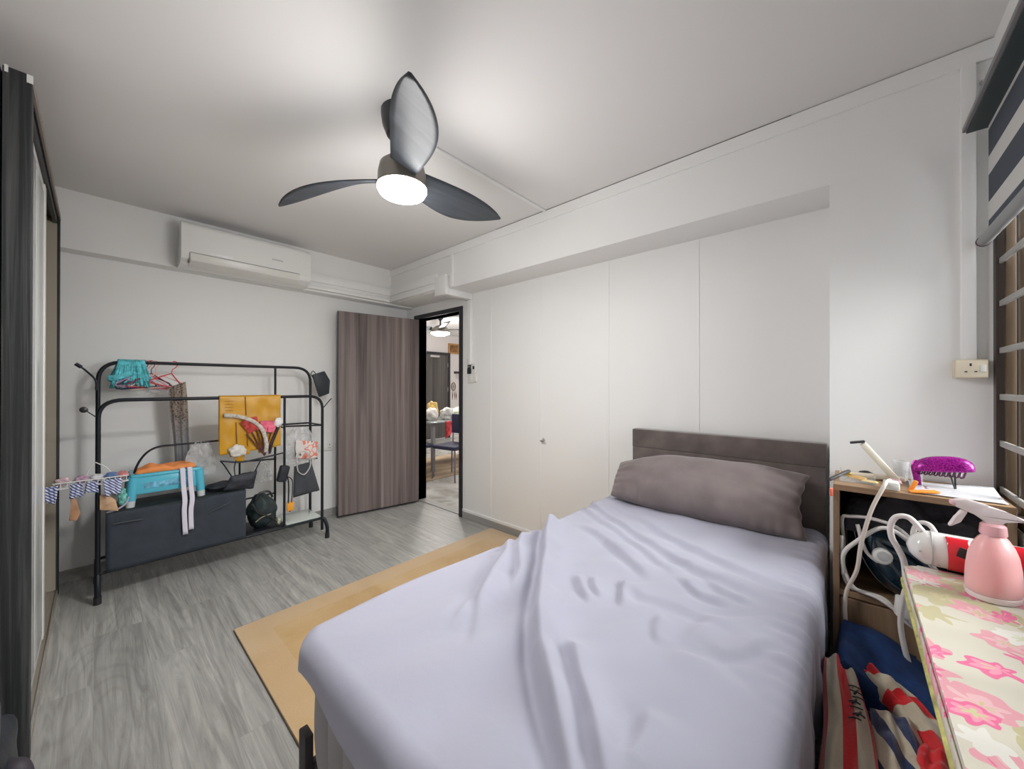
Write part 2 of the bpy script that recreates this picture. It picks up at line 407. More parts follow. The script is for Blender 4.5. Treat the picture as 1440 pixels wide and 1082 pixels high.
zb = M('zebra_fabric', (.06, .07, .09), .85); N, L, P_ = nodes_of(zb)
tc = N.new('ShaderNodeTexCoord'); sp = N.new('ShaderNodeSeparateXYZ'); L.new(tc.outputs['Object'], sp.inputs[0])
m1 = N.new('ShaderNodeMath'); m1.operation = 'MULTIPLY_ADD'; m1.inputs[1].default_value = 1/.158; m1.inputs[2].default_value = 10.0+.04; L.new(sp.outputs['Z'], m1.inputs[0])
m2 = N.new('ShaderNodeMath'); m2.operation = 'FRACT'; L.new(m1.outputs[0], m2.inputs[0])
rz = ramp(N, [(0, (.055, .065, .085)), (.40, (.58, .57, .55))], 'CONSTANT')
# fraction falls with depth: below the casing the dark band comes first
rz.color_ramp.elements[0].color = (.58, .57, .55, 1); rz.color_ramp.elements[1].color = (.055, .065, .085, 1)
L.new(m2.outputs[0], rz.inputs[0]); L.new(rz.outputs[0], P_.inputs['Base Color'])
b = nb(); box(b, BX0+.012, BX1-.015, -.3635, -.3605, 1.82, 2.21); obj('striped_fabric', b, zb, bl, smooth=False)
b = nb(); tube(b, [(BX0+.01, -.352, 1.812), (BX1-.002, -.352, 1.812)], .017, 14); obj('bottom_rail', b, M('grey_rail', (.22, .22, .22), .35), bl)
b = nb(); tube(b, [(BX1-.002, -.352, 1.812), (BX1+.003, -.352, 1.812)], .019, 14); obj('end_cap', b, M('brown_cap', (.10, .06, .05), .4), bl)
# ---------------- ceiling fan ----------------
fan = thing('ceiling_fan', 'black three-blade ceiling fan with a glowing round lamp', 'ceiling fan', (0.943, 1.528, H))
fx, fy = 0.943, 1.528
T_ = Matrix.Translation((fx, fy, 0))
fan_black = M('black_fan_metal', (.02, .021, .024), .35)
b = nb(); lathe(b, [(.094, H), (.094, H-.015), (.088, H-.06), (.070, H-.105), (.018, H-.128)][::-1], 32, T_); obj('canopy', b, fan_black, fan)
b = nb(); tube(b, [(fx, fy, H-.08), (fx, fy, 2.31)], .014, 14); obj('rod', b, fan_black, fan)
fan_house = M('fan_housing', (.22, .20, .17), .35, metal=.3)
b = nb(); lathe(b, [(.02, 2.335), (.07, 2.33), (.098, 2.305), (.106, 2.27), (.108, 2.222), (.112, 2.216), (.112, 2.206)][::-1], 40, T_); obj('motor_housing', b, fan_house, fan)
lampm = M('glowing_diffuser', (1, .985, .95), .4, emit=9.0)
b = nb(); lathe(b, [(.109, 2.208), (.110, 2.195), (.100, 2.178), (.07, 2.168), (0, 2.164)][::-1], 40, T_); obj('lamp_diffuser', b, lampm, fan)
blade_m = wood('dark_blade_wood', [(0.3, (.022, .026, .032)), (0.55, (.045, .052, .062)), (0.8, (.085, .095, .11))], 0, 14, 0.07, 0.45, 0.8, 0.1)
def blade(angd, zt, length=.665, droop=0.0):
    b = nb(); n = 22; m = 8
    def f(u, v):
        r = .085+(length-.085)*u
        w = .088+.050*math.sin(min(1, u*1.9)*PI*.5)
        tip = max(0.0, (u-.42)/.58); w *= max(.03, (1-tip**2.3))**.85
        s = (v-.5)*2
        sweep = .030*math.sin(u*PI*.9)-.02*u*u
        tw = -math.radians(30-16*u)
        cy = s*w*.5*1.35
        y = sweep + cy*math.cos(tw)
        z = cy*math.sin(tw) - .012*(1-s*s)*(1-u)+droop*u*u
        return Vector((r, y, z))
    V = grid(b, f, n, m, uv=False)
    bmesh.ops.transform(b, matrix=Matrix.Translation((0, 0, zt-H)) @ Matrix.Rotation(math.radians(angd), 4, 'Z'), verts=b.verts)
    o = obj('blade', b, blade_m, fan, local=True, solid=.008, angle=60)
    return o
blade(-119, 2.262, .655, -.045); blade(121, 2.255, .665, -.065); blade(1, 2.262, .650, .02)

# ---------------- air conditioner ----------------
ac = thing('air_conditioner', 'long white wall-mounted air conditioner high on the far wall', 'air conditioner', (.83, YF, 2.16))
AX0, AX1 = .405, 1.262
prof = [(YF, 2.474), (3.545, 2.474), (3.515, 2.462), (3.503, 2.44), (3.500, 2.24), (3.512, 2.205), (3.56, 2.175), (3.66, 2.165), (YF, 2.165)]
b = nb(); mt = Matrix(((0, 0, 1, AX0), (1, 0, 0, 0), (0, 1, 0, 0), (0, 0, 0, 1)))
prism(b, prof, AX1-AX0, mt, .004); obj('casing', b, M('white_ac_plastic', (.84, .84, .82), .22), ac)
b = nb(); mt2 = Matrix(((0, 0, 1, AX0+.05), (1, 0, 0, 0), (0, 1, 0, 0), (0, 0, 0, 1)))
prism(b, [(3.498, 2.248), (3.503, 2.25), (3.520, 2.205), (3.575, 2.172), (3.572, 2.166), (3.512, 2.198)], AX1-AX0-.14, mt2, .001); obj('louvre', b, M('pale_ac_louvre', (.76, .75, .71), .3), ac)
b = nb(); box(b, AX0+.05, AX1-.09, 3.4965, 3.4995, 2.2485, 2.2525); box(b, AX0+.044, AX0+.05, 3.5, 3.56, 2.18, 2.25)
obj('louvre_gap', b, M('grey_gap', (.25, .24, .23), .6), ac, smooth=False)
b = nb(); box(b, AX0+.56, AX0+.64, 3.4975, 3.4996, 2.325, 2.331); obj('maker_mark', b, grey_plastic, ac, smooth=False)
b = nb(); box(b, AX0+.16, AX0+.30, 3.4975, 3.4996, 2.262, 2.275, .0008); obj('highlight_patch', b, M('highlight_white', (.95, .95, .95), .05, coat=1.0), ac)  # white patch painting a reflection highlight on the casing, not a display
b = nb(); box(b, AX0+.02, AX0+.35, 3.57, 3.64, 2.4745, 2.476); obj('intake_grille', b, grey_plastic, ac, smooth=False)

# ---------------- wardrobe ----------------
wd = thing('wardrobe', 'tall dark wood wardrobe with white and beige sliding doors at the left', 'wardrobe', (-.45, 2.8, 0))
dw = wood('black_oak', [(0.34, (.006, .007, .008)), (0.5, (.018, .020, .022)), (0.68, (.085, .085, .085))], 2, 42, 0.018, 0.55, 0.5, 0.3)
WF, WY0, WY1, WT = -.146, 2.09, 3.69, 2.365
b = nb(); box(b, WF-.062, WF, WY0, WY0+.045, .0, WT, .002); box(b, XL+.005, WF-.066, WY0+.004, WY0+.045, 0, WT-.006, .002); obj('side_panel', b, dw, wd, smooth=False)
b = nb(); box(b, XL+.005, WF, WY1-.035, WY1, 0, WT, .002); obj('side_panel', b, dw, wd, smooth=False)
b = nb(); box(b, XL+.005, WF-.0, WY0+.045, WY1-.035, WT-.03, WT, .001); obj('top_panel', b, dw, wd, smooth=False)
b = nb(); box(b, WF-.006, WF+.001, WY0+.01, WY1, WT-.035, WT-.001); obj('edge_strip', b, M('brown_edging', (.20, .165, .14), .45), wd, smooth=False, label='brown edging strip')
b = nb(); box(b, WF-.03, WF-.012, WY0+.045, WY1-.035, WT-.065, WT-.03, .001); obj('fascia', b, M('black_fascia', (.02, .022, .022), .45), wd, smooth=False)
b = nb(); box(b, XL+.005, WF-.09, WY0+.045, WY1-.035, 0, .03); box(b, WF-.09, WF-.004, WY0+.045, WY1-.035, 0, .028, .001); obj('bottom_track', b, M('beige_track', (.34, .30, .25), .45), wd, smooth=False)
b = nb(); box(b, WF-.052, WF-.046, WY0+.045, WY1-.035, .028, .040); box(b, WF-.01, WF-.006, WY0+.045, WY1-.035, .028, .036); obj('track_rail', b, chrome, wd, smooth=False)
b = nb(); box(b, XL+.005, XL+.012, WY0+.045, WY1-.035, .03, WT-.03); obj('back_panel', b, dw, wd, smooth=False)
sd = nb(); box(sd, WF-.046, WF-.024, 2.14, 3.03, .042, WT-.07, .002); s1 = obj('sliding_door', sd, M('white_door_frame', (.78, .79, .78), .3), wd, label='white framed sliding door')
b = nb(); box(b, WF-.0245, WF-.022, 2.19, 2.56, .09, WT-.12, .001); obj('inset_panel', b, M('white_gloss_panel', (.84, .85, .86), .12), s1)
b = nb(); box(b, WF-.0245, WF-.022, 2.60, 2.93, .09, WT-.12, .001); obj('inset_panel', b, M('pale_grey_panel', (.58, .60, .59), .15), s1)
b = nb(); box(b, WF-.026, WF-.020, 2.96, 3.03, .042, WT-.07, .002); obj('edge_handle', b, white_plastic, s1)
sd = nb(); box(sd, WF-.088, WF-.062, 2.15, 3.04, .042, WT-.07, .002); s2 = obj('sliding_door', sd, M('beige_door', (.36, .32, .26), .4), wd, label='beige sliding door')
b = nb(); box(b, XL+.02, WF-.012, WY1-.040, WY1-.035, .03, WT-.03, .001); obj('inner_lining', b, M('beige_lining', (.40, .355, .28), .5), wd, smooth=False, label='beige inner lining')
# rough white patches left on top corner of the side panel
for (x0_, x1_, y1_, z0_, z1_) in ((WF-.012, WF+.002, .004, -.03, -.002), (WF-.058, WF-.050, .01, -.02, .004)):
    b = nb(); box(b, x0_, x1_, WY0-.001, WY0+y1_, WT+z0_, WT+z1_); obj('chipped_edge', b, white_plastic, wd, smooth=False, label='white chipped patch')

# ---------------- rug ----------------
rug_m = M('yellow_rug_pile', (.50, .33, .14), .9, sheen=.4); N, L, P_ = nodes_of(rug_m)
tc = N.new('ShaderNodeTexCoord'); n1 = N.new('ShaderNodeTexNoise'); n1.inputs['Scale'].default_value = 2.6; n1.inputs['Detail'].default_value = 6; n1.inputs['Distortion'].default_value = .8
L.new(tc.outputs['Object'], n1.inputs['Vector']); rr = ramp(N, [(.35, (.52, .31, .10)), (.52, (.60, .39, .16)), (.68, (.64, .45, .24))]); L.new(n1.outputs['Fac'], rr.inputs[0])
# paler border band 14 cm wide (object origin at the rug's centre)
sp = N.new('ShaderNodeSeparateXYZ'); L.new(tc.outputs['Object'], sp.inputs[0])
def edge(sock, half):
    a = N.new('ShaderNodeMath'); a.operation = 'ABSOLUTE'; L.new(sock, a.inputs[0])
    g = N.new('ShaderNodeMath'); g.operation = 'GREATER_THAN'; g.inputs[1].default_value = half; L.new(a.outputs[0], g.inputs[0]); return g
RX0, RX1, RY0, RY1 = .495, 2.405, .62, 2.415
ex, ey = edge(sp.outputs['X'], (RX1-RX0)/2-.14), edge(sp.outputs['Y'], (RY1-RY0)/2-.14)
mxx = N.new('ShaderNodeMath'); mxx.operation = 'MAXIMUM'; L.new(ex.outputs[0], mxx.inputs[0]); L.new(ey.outputs[0], mxx.inputs[1])
sc_ = N.new('ShaderNodeMath'); sc_.operation = 'MULTIPLY'; sc_.inputs[1].default_value = .6; L.new(mxx.outputs[0], sc_.inputs[0])
mix = N.new('ShaderNodeMixRGB'); L.new(sc_.outputs[0], mix.inputs[0]); L.new(rr.outputs[0], mix.inputs[1]); mix.inputs[2].default_value = (.63, .44, .245, 1); L.new(mix.outputs[0], P_.inputs['Base Color'])
n2 = N.new('ShaderNodeTexNoise'); n2.inputs['Scale'].default_value = 260; L.new(tc.outputs['Object'], n2.inputs['Vector'])
bp = N.new('ShaderNodeBump'); bp.inputs['Strength'].default_value = .5; bp.inputs['Distance'].default_value = .004; L.new(n2.outputs['Fac'], bp.inputs['Height']); L.new(bp.outputs[0], P_.inputs['Normal'])
rg = thing('area_rug', 'yellow-beige rug on the grey floor partly under the bed', 'rug', ((RX0+RX1)/2, (RY0+RY1)/2, 0))
b = nb(); box(b, RX0, RX1, RY0, RY1, .004, .013, .003); obj('pile', b, rug_m, rg)
b = nb(); box(b, RX0-.003, RX1+.003, RY0-.003, RY1+.003, .0, .006, .001); obj('backing', b, M('brown_rug_backing', (.10, .07, .05), .9), rg)

# ---------------- bed ----------------
bed = thing('bed', 'bed with taupe suede headboard and dark base under the lilac-grey sheet', 'bed', (1.4, .6, .013))
suede = M('taupe_suede', (.135, .108, .10), .88, var=(9, .30), bump=(35, .15, .004), sheen=.5)
b = nb(); box(b, 2.328, 2.405, .084, 1.048, .906, 1.022, .007, 3); box(b, 2.330, 2.405, .085, 1.047, .10, .908, .006, 3); obj('headboard', b, suede, bed, angle=60)
basem = M('dark_bed_base', (.05, .042, .048), .7)
b = nb(); box(b, .402, 2.32, .10, 1.09, .045, .268, .006); obj('base_frame', b, basem, bed)
for x in (.47, 2.2):
    for y in (.15, 1.03):
        b = nb(); box(b, x-.03, x+.03, y-.03, y+.03, .0132, .05, .004); obj('foot', b, black_plastic, bed)
b = nb(); box(b, .379, .402, 1.085, 1.132, .0132, .352, .004); obj('corner_post', b, basem, bed)
b = nb(); box(b, .402, 2.28, 1.094, 1.118, .10, .262, .004); obj('side_rail', b, basem, bed)
mat_m = M('silver_mattress_fabric', (.33, .315, .325), .75, bump=(120, .1, .002))
ms = thing('mattress', 'quilted silver-grey mattress showing below the sheet at the foot', 'mattress', (1.4, .6, .27))
b = nb()
def mside(u, v):  # quilted shell around the mattress, u around, v up
    per = [(.386, .13), (.386, 1.045), (.425, 1.108), (2.28, 1.108), (2.315, 1.07), (2.315, .12), (2.28, .086), (.425, .086)]
    P = [Vector((*p, 0)) for p in per]; L = [ (P[(i+1)%8]-P[i]).length for i in range(8)]; T = sum(L); s = u*T
    i = 0
    while s > L[i]+1e-9 and i < 7: s -= L[i]; i += 1
    p = P[i].lerp(P[(i+1)%8], min(1, s/L[i])); d = (P[(i+1)%8]-P[i]).normalized(); nrm = Vector((-d.y, d.x, 0))
    if nrm.dot(p-Vector((1.36, .6, 0))) < 0: nrm = -nrm
    puff = .024*abs(math.sin(u*T/.085*PI))**.7*math.sin(v*PI)**.4
    z = .272+.292*v
    return Vector((p.x, p.y, z))+nrm*(puff-.020)
grid(b, mside, 840, 10, uv=False)
bmesh.ops.remove_doubles(b, verts=b.verts, dist=.0004)
obj('quilted_border', b, mat_m, ms)
b = nb(); box(b, .41, 2.30, .10, 1.09, .274, .570, .02); obj('body', b, mat_m, ms)

# the sheet: a draped cloth with long folds
def seg_fields(X, Y, poly):
    best = np.full(X.shape, 1e9); side = np.zeros(X.shape); tt = np.zeros(X.shape); acc = 0; n = len(poly)-1
    for i in range(n):
        (x0, y0), (x1, y1) = poly[i], poly[i+1]; dx, dy = x1-x0, y1-y0; L2 = dx*dx+dy*dy
        t = np.clip(((X-x0)*dx+(Y-y0)*dy)/L2, 0, 1); px, py = x0+t*dx, y0+t*dy
        d = np.hypot(X-px, Y-py); cr = dx*(Y-y0)-dy*(X-x0)
        m = d < best; best = np.where(m, d, best); side = np.where(m, np.sign(cr), side); tt = np.where(m, (i+t)/n, tt)
    return best, side, tt
FOLDS = [  # polyline, width, height, which side is steep
 ([(1.50, 1.10), (1.34, 1.00), (1.197, .894), (.999, .768), (.861, .669), (.762, .586), (.693, .511), (.629, .441), (.55, .35), (.46, .22)], .020, .030),
 ([(.86, .56), (.818, .523), (.743, .455), (.678, .387), (.613, .331), (.52, .24)], .018, .018),
 ([(1.29, 1.10), (1.18, 1.02), (1.057, .905), (.93, .835)], .015, .013),
 ([(1.20, 1.10), (1.12, 1.03), (.962, .955), (.822, .868), (.662, .725)], .018, .012),
 ([(1.12, 1.07), (.79, .885), (.671, .837)], .015, .007),
 ([(1.618, 1.034), (1.525, .796), (1.38, .60), (1.31, .50)], .020, .011),
 ([(1.90, 1.08), (1.75, .85), (1.634, .674), (1.50, .43), (1.481, .28), (1.458, .08)], .022, .012),
 ([(2.0, 1.0), (1.84, .74), (1.713, .543), (1.62, .323), (1.57, .08)], .024, .010),
 ([(1.80, 1.06), (1.62, .76), (1.47, .55), (1.40, .45)], .018, .008),
 ([(1.249, .592), (1.083, .518)], .010, .010), ([(1.169, .736), (1.10, .67), (1.033, .594)], .012, .010),
 ([(1.191, .684), (1.13, .64), (1.081, .583)], .010, .010), ([(1.25, .62), (1.196, .50), (1.219, .387), (1.21, .20)], .020, .007),
 ([(1.05, .27), (1.10, .22), (1.25, .15)], .016, .010), ([(.80, .31), (.714, .295), (.60, .28)], .020, .010),
 ([(1.148, .425), (1.05, .40), (1.001, .378)], .012, .007), ([(1.40, .46), (1.33, .36), (1.34, .27)], .014, .010),
 ([(1.47, .39), (1.40, .30), (1.39, .22)], .014, .008), ([(.95, .14), (1.0, .25), (1.0, .36)], .02, .006),
 ([(1.35, .14), (1.2, .30), (1.05, .33)], .02, .006),
]
SX0, SX1, SY0, SY1, SZ = .366, 2.325, .072, 1.140, .616
RC = .07
def sheet():
    nu, nv = 300, 190; DROP = .34
    ix0, ix1, iy0, iy1 = SX0+RC, SX1-RC, SY0+RC, SY1-RC
    us = np.linspace(ix0-DROP, ix1+DROP, nu+1); vs = np.linspace(iy0-DROP, iy1+DROP, nv+1)
    U, V = np.meshgrid(us, vs, indexing='ij')
    a = np.where(U < ix0, ix0-U, np.where(U > ix1, U-ix1, 0)); bb = np.where(V < iy0, iy0-V, np.where(V > iy1, V-iy1, 0))
    sx = np.where(U < ix0, -1., 1.); sy = np.where(V < iy0, -1., 1.)
    Lm = np.maximum(a, bb); th = np.where(a >= bb, np.where(a > 0, np.pi/4*bb/np.maximum(a, 1e-9), 0), np.pi/2-np.pi/4*a/np.maximum(bb, 1e-9))
    cx, cy = np.clip(U, ix0, ix1), np.clip(V, iy0, iy1)
    nx, ny = np.cos(th)*sx*(Lm > 0), np.sin(th)*sy*(Lm > 0)
    # hem length by side: foot short, far side long, window side medium
    foot = np.clip(-nx, 0, 1)
    re = .05
    flat = RC-re; arc = re*np.pi/2
    far_side = np.clip(ny, 0, 1)
    scale = np.where(Lm > flat+arc, 1, 1)
    D_ = np.where(foot > .02, foot, 0)*(.070+.05*np.clip((1.0-cy)/.30, 0, 1)+.14*np.clip((.72-cy)/.4, 0, 1)) + np.clip(ny, 0, 1)*(.10+.20*np.clip((cx-.45)/.45, 0, 1)) + np.clip(-ny, 0, 1)*.30 + np.clip(nx, 0, 1)*.25
    D_ = np.where(Lm > 0, D_/np.maximum(np.abs(nx)+np.abs(ny), 1e-6), .3)
    hemf = (D_-.05)/.2415
    L2 = np.where(Lm > flat+arc, (flat+arc)+(Lm-flat-arc)*hemf, Lm)
    hor = np.where(L2 < flat, L2, np.where(L2 < flat+arc, flat+re*np.sin(np.clip((L2-flat)/re, 0, np.pi/2)), flat+re))
    ver = np.where(L2 < flat, 0, np.where(L2 < flat+arc, re*(1-np.cos(np.clip((L2-flat)/re, 0, np.pi/2))), re+(L2-flat-arc)))
    # tented corner widening on the far side toward the foot
    wide = .040*np.clip(ny, 0, 1)*np.exp(-((cx-.72)/.42)**2)
    flare = np.clip(ver, 0, .3)*(.04*np.clip(ny, 0, 1)+.05*foot)
    X = cx+nx*(hor+flare); Y = cy+ny*(hor+wide+flare)
    Z = SZ-ver
    top = np.clip(1-ver/.06, 0, 1)
    h = np.zeros(X.shape)
    for poly, w, ht in FOLDS:
        d, sd, t = seg_fields(X, Y, poly)
        taper = np.clip(np.sin(np.clip(t, .0, 1)*np.pi)*1.5, 0, 1)**1.3 if poly[0][1] < 1.05 else np.clip((1-t)*3.5, 0, 1)
        ws = np.where(sd > 0, w*2.6, w*.85)      # gentle on one side, steep on the other
        h += (1.75 if w < .021 and ht > .011 else 1.35)*ht*taper*np.exp(-(d/ws)**2)
        d2 = np.abs(d-w*1.9); h -= .6*ht*taper*np.exp(-(d2/(w*.9))**2)*(sd < 0)
    rs = np.random.RandomState(3)
    for k in range(60):                              # faint broad creases fanning down the bed
        ang_ = rs.uniform(.55, 1.15)*np.pi/2; f = rs.uniform(5, 22); ph = rs.uniform(0, 6.28)
        cx_, cy_ = rs.uniform(.4, 2.2), rs.uniform(.1, 1.1); s_ = rs.uniform(.12, .35)
        h += .0030*np.sin(f*(np.cos(ang_)*X+np.sin(ang_)*Y)*1.6+ph)*np.exp(-((X-cx_)**2+(Y-cy_)**2)/s_**2)
    h += (.006*np.sin(X*74+3*np.sin(X*9))+.004*np.sin(X*121))*np.exp(-((Y-.105)/.055)**2)*(X > .9)*np.clip((X-.9)/.2, 0, 1)
    h += .0035*np.sin(X*38+Y*30+2*np.sin(Y*14))*np.exp(-((X-1.25)/.5)**2-((Y-.5)/.35)**2)*.7
    Z = Z+h*top
    # side ripples
    sidew = np.clip((ver-.03)/.12, 0, 1)
    win = np.clip(-ny, 0, 1)
    rip = (.006*np.sin(cx*31+1)+.005*np.sin(cx*53+2*ver*9)+.004*np.sin(cx*83+.5))*sidew*np.abs(ny)
    rip += .004*np.sin(cy*23+ver*6)*sidew*foot
    rip += .010*win*sidew*np.exp(-((cx-1.1)/.5)**2)*np.sin(cx*24)
    X += nx*rip; Y += ny*rip
    # the window side is tucked flatter so nothing bulges into the cabinet
    Y = np.where((ny < 0) & (X > 1.5), np.maximum(Y, .062), Y); Y = np.maximum(Y, .048)
    X = np.minimum(X, 2.323)
    b = nb(); G = [[b.verts.new((X[i, j], Y[i, j], Z[i, j])) for j in range(nv+1)] for i in range(nu+1)]
    for i in range(nu):
        for j in range(nv): b.faces.new((G[i][j], G[i+1][j], G[i+1][j+1], G[i][j+1]))
    return b
sheet_m = M('lilac_grey_cotton', (.35, .35, .43), .78, bump=(16, .22, .008), sheen=.2)
tag(obj('bed_sheet', sheet(), sheet_m, angle=180), 'rumpled lilac-grey sheet draped over the mattress', 'bed sheet')

# ---------------- pillow ----------------
def pillow():
    b = nb(); n, m = 90, 40; W, Hh, T = .93, .335, .105
    def f(side):
        def g(u, v):
            a, c = 2*u-1, 2*v-1
            left = max(0.0, (-a-.35)/.65)                     # the left end slumps
            hh = Hh/2*(1-.16*left**1.4)
            sag = -.050*left**1.7 + .010*math.sin((a+.2)*3.0)
            pinch = 1-.05*abs(a)**8*(1 if c > 0 else .4)
            th = T*(max(0, 1-abs(a)**3.0)**.5)*(max(0, 1-abs(c)**2.4)**.55)*(1+.10*math.cos(a*3+.6))
            wr = .007*nz(a*6, c*2.4, 1.3)+.014*nz(a*2.2, c*1.6, 7.0+side)
            e1 = max(0, a-.55)/.45; e0 = max(0, -a-.7)/.3
            wr += .005*math.sin(c*17+a*6)*e1*(1-abs(c)**6)+.003*math.sin(c*20)*e0
            wr += .004*math.sin(a*46+2*math.sin(a*9))*max(0, -c-.45)/.55
            ox = (-.030*(1-abs(c)**1.6)*e1**2 + .003*math.sin(c*15)*e1**2)
            return Vector((a*W/2+ox, c*hh*pinch+(sag if c > -2 else 0)*(.5+.5*c), side*(th+(wr if th > .006 else 0))))
        return g
    grid(b, f(1), n, m, uv=False); grid(b, f(-1), n, m, uv=False)
    bmesh.ops.remove_doubles(b, verts=b.verts, dist=.0015)
    # local x -> -Y (left to right as seen), local y -> up the slope, z -> out toward the foot
    c = Vector((2.165, .605, .752)); tilt = math.radians(52)
    ex = Vector((.02, -1, 0)).normalized(); ey = Vector((math.cos(tilt), 0, math.sin(tilt))); ey = (ey-ex*ey.dot(ex)).normalized(); ez = ex.cross(ey)
    mt = Matrix(((ex.x, ey.x, ez.x, c.x), (ex.y, ey.y, ez.y, c.y), (ex.z, ey.z, ez.z, c.z), (0, 0, 0, 1)))
    bmesh.ops.transform(b, matrix=mt, verts=b.verts); return b
pil_m = M('taupe_velvet', (.185, .150, .148), .8, var=(7, .16), bump=(14, .35, .006), sheen=.3)
tag(obj('pillow', pillow(), pil_m, angle=180), 'long taupe velvet pillow leaning on the headboard', 'pillow')
# ---------------- clothes rack ----------------
rack = thing('clothes_rack', 'black metal clothes rack with two rails and shelves against the far wall', 'clothes rack', (.66, 3.5, 0))
RA, RBk, RL, RR = 3.345, 3.64, .015, 1.30
tr_ = .0115
def t_obj(name, paths, r=tr_, mat=black_metal, parent=rack, n=10):
    b = nb()
    for p in paths: tube(b, p, r, n)
    return obj(name, b, mat, parent)
t_obj('front_frame', [fillet([(RL, RA, .07), (RL, RA, 1.208), (RR, RA, 1.208), (RR, RA, .07)], .11, 8)])
t_obj('rear_frame', [fillet([(RL, RBk, .07), (RL, RBk, 1.455), (RR+.01, RBk, 1.455), (RR+.01, RBk, .07)], .13, 8)])
for y0, s in ((RA, -1), (RBk, 1)):
    for x in (RL, RR):
        dx = .0 if x == RL else .03
        b = nb(); tube(b, smooth_path([(x, y0, .165), (x+dx*.6, y0+s*.012, .15), (x+dx, y0+s*.03, .09), (x+dx, y0+s*.032, .012)]), .0145, 12)
        lg = obj('leg', b, black_metal, rack)
        b = nb(); tube(b, [(x+dx, y0+s*.032, .001), (x+dx, y0+s*.032, .045)], .018, 12); obj('rubber_foot', b, black_plastic, lg)
t_obj('divider_post', [[(1.012, RA, .17), (1.012, RA, 1.208)], ], .009)
t_obj('divider_post', [[(1.03, RBk, .17), (1.03, RBk, 1.455)]], .009)
t_obj('shelf_rail', [[(1.012, RA, .972), (RR, RA, .960)], [(1.012, RA, .96), (1.03, RBk, .96)], [(RR, RA, .96), (RR, RBk, .96)], [(1.03, RBk, .96), (RR, RBk, .96)]], .007)
t_obj('lower_rail', [[(RL, RA, .168), (RR, RA, .168)], [(RL, RBk, .168), (RR, RBk, .168)], [(RL, RA, .168), (RL, RBk, .168)], [(RR, RA, .168), (RR, RBk, .168)], [(1.012, RA, .168), (1.03, RBk, .168)], [(.765, RA, .168), (.765, RBk, .168)]], .0095)
t_obj('hoop_rail', [fillet([(.165, 3.45, .53), (.175, 3.45, .77), (.25, 3.45, .888), (.70, 3.45, .893)], .12, 8)], .0065)
t_obj('back_rail', [[(.748, RBk, .687), (1.03, RBk, .672)], [(.77, RBk, .375), (1.03, RBk, .383)], [(.70, 3.45, .893), (1.03, RBk, .90)], [(.78, RBk, .17), (.78, RBk, .687)]], .007)
wh_glass = M('frosted_shelf', (.62, .68, .64), .12)
b = nb(); box(b, 1.03, 1.295, RA+.005, RBk-.005, .178, .186, .001); obj('shelf_plate', b, wh_glass, rack)
b = nb(); box(b, .77, 1.005, RA+.005, RBk-.005, .178, .184, .001); obj('shelf_plate', b, black_metal, rack)
b = nb(); tube(b, smooth_path([(RL-.008, RA-.004, 1.27), (RL-.012, RA-.006, 1.33), (-.035, 3.35, 1.385), (-.058, 3.35, 1.41)]), .005, 8); tube(b, smooth_path([(-.052, 3.35, 1.404), (-.075, 3.35, 1.424)]), .010, 10, radii=None)
obj('hook_arm', b, black_metal, rack)
b = nb(); tube(b, [(RL-.01, RA, 1.11), (-.03, RA-.005, 1.145)], .003, 8); lathe(b, [(.008, -.004), (.018, 0), (.018, .008), (.006, .012)], 16, Matrix.Translation((-.042, RA-.01, 1.155)) @ Matrix.Rotation(PI/2, 4, 'X')); obj('hook_knob', b, black_plastic, rack)
b = nb(); tube(b, [(RR+.01, RA, 1.11), (RR+.055, RA, 1.165), (RR+.075, RA, 1.185)], .0045, 8); obj('hook_arm', b, black_metal, rack)

# dark fabric storage box hung in the lower left
fab_dark = M('charcoal_fabric', (.036, .045, .060), .85, bump=(90, .25, .002), var=(14, .15))
sb = thing('storage_box', 'large charcoal fabric storage box on the lower rail of the rack', 'storage box', (.40, 3.48, .18))
b = nb(); box(b, .05, .752, 3.347, 3.625, .180, .515, .008); obj('body', b, fab_dark, sb, angle=60)
def flapf(u, v):
    return Vector((.048+.704*u, 3.332-.004*math.sin(u*9), .522-.355*v))+Vector((0, -.004*math.sin(v*PI), 0))
b = nb(); grid(b, flapf, 30, 12, uv=False); obj('front_flap', b, fab_dark, sb, solid=.006, angle=180)
b = nb(); box(b, .048, .754, 3.328, 3.628, .514, .524, .003); obj('lid', b, M('dark_green_binding', (.018, .03, .032), .7), sb)
for (x0, z0, x1, z1) in ((.075, .455, .205, .452), (.53, .41, .66, .455)):
    b = nb(); tube(b, smooth_path([(x0, 3.322, z0), ((x0+x1)/2, 3.31, (z0+z1)/2+.004), (x1, 3.322, z1)]), .007, 8, flat=.5); obj('handle', b, M('grey_webbing', (.09, .095, .10), .6), sb)

# turquoise stool standing on the box
turq = M('turquoise_plastic', (.10, .50, .66), .3); turq_l = M('pale_plastic_feet', (.62, .66, .66), .4)
st = thing('step_stool', 'turquoise plastic step stool standing on the charcoal storage box', 'stool', (.33, 3.46, .524))
b = nb(); box(b, .15, .505, 3.375, 3.60, .702, .728, .012, 3); obj('top', b, turq, st)
for y0_ in (3.378, 3.584):
    b = nb(); box(b, .18, .475, y0_, y0_+.014, .60, .705, .003); obj('apron', b, turq, st)
for x, s in ((.165, -1), (.49, 1)):
    for y in (3.392, 3.583):
        b = nb(); tube(b, [(x+s*.010, y, .565), (x, y, .71)], .026, 14, radii=[.024, .027]); l_ = obj('leg', b, turq, st)
        b = nb(); tube(b, [(x+s*.013, y, .5245), (x+s*.010, y, .568)], .023, 14, radii=[.022, .0235]); obj('foot_cap', b, turq_l, l_)
b = nb()
box(b, .215, .455, 3.3745, 3.379, .632, .668, .001)
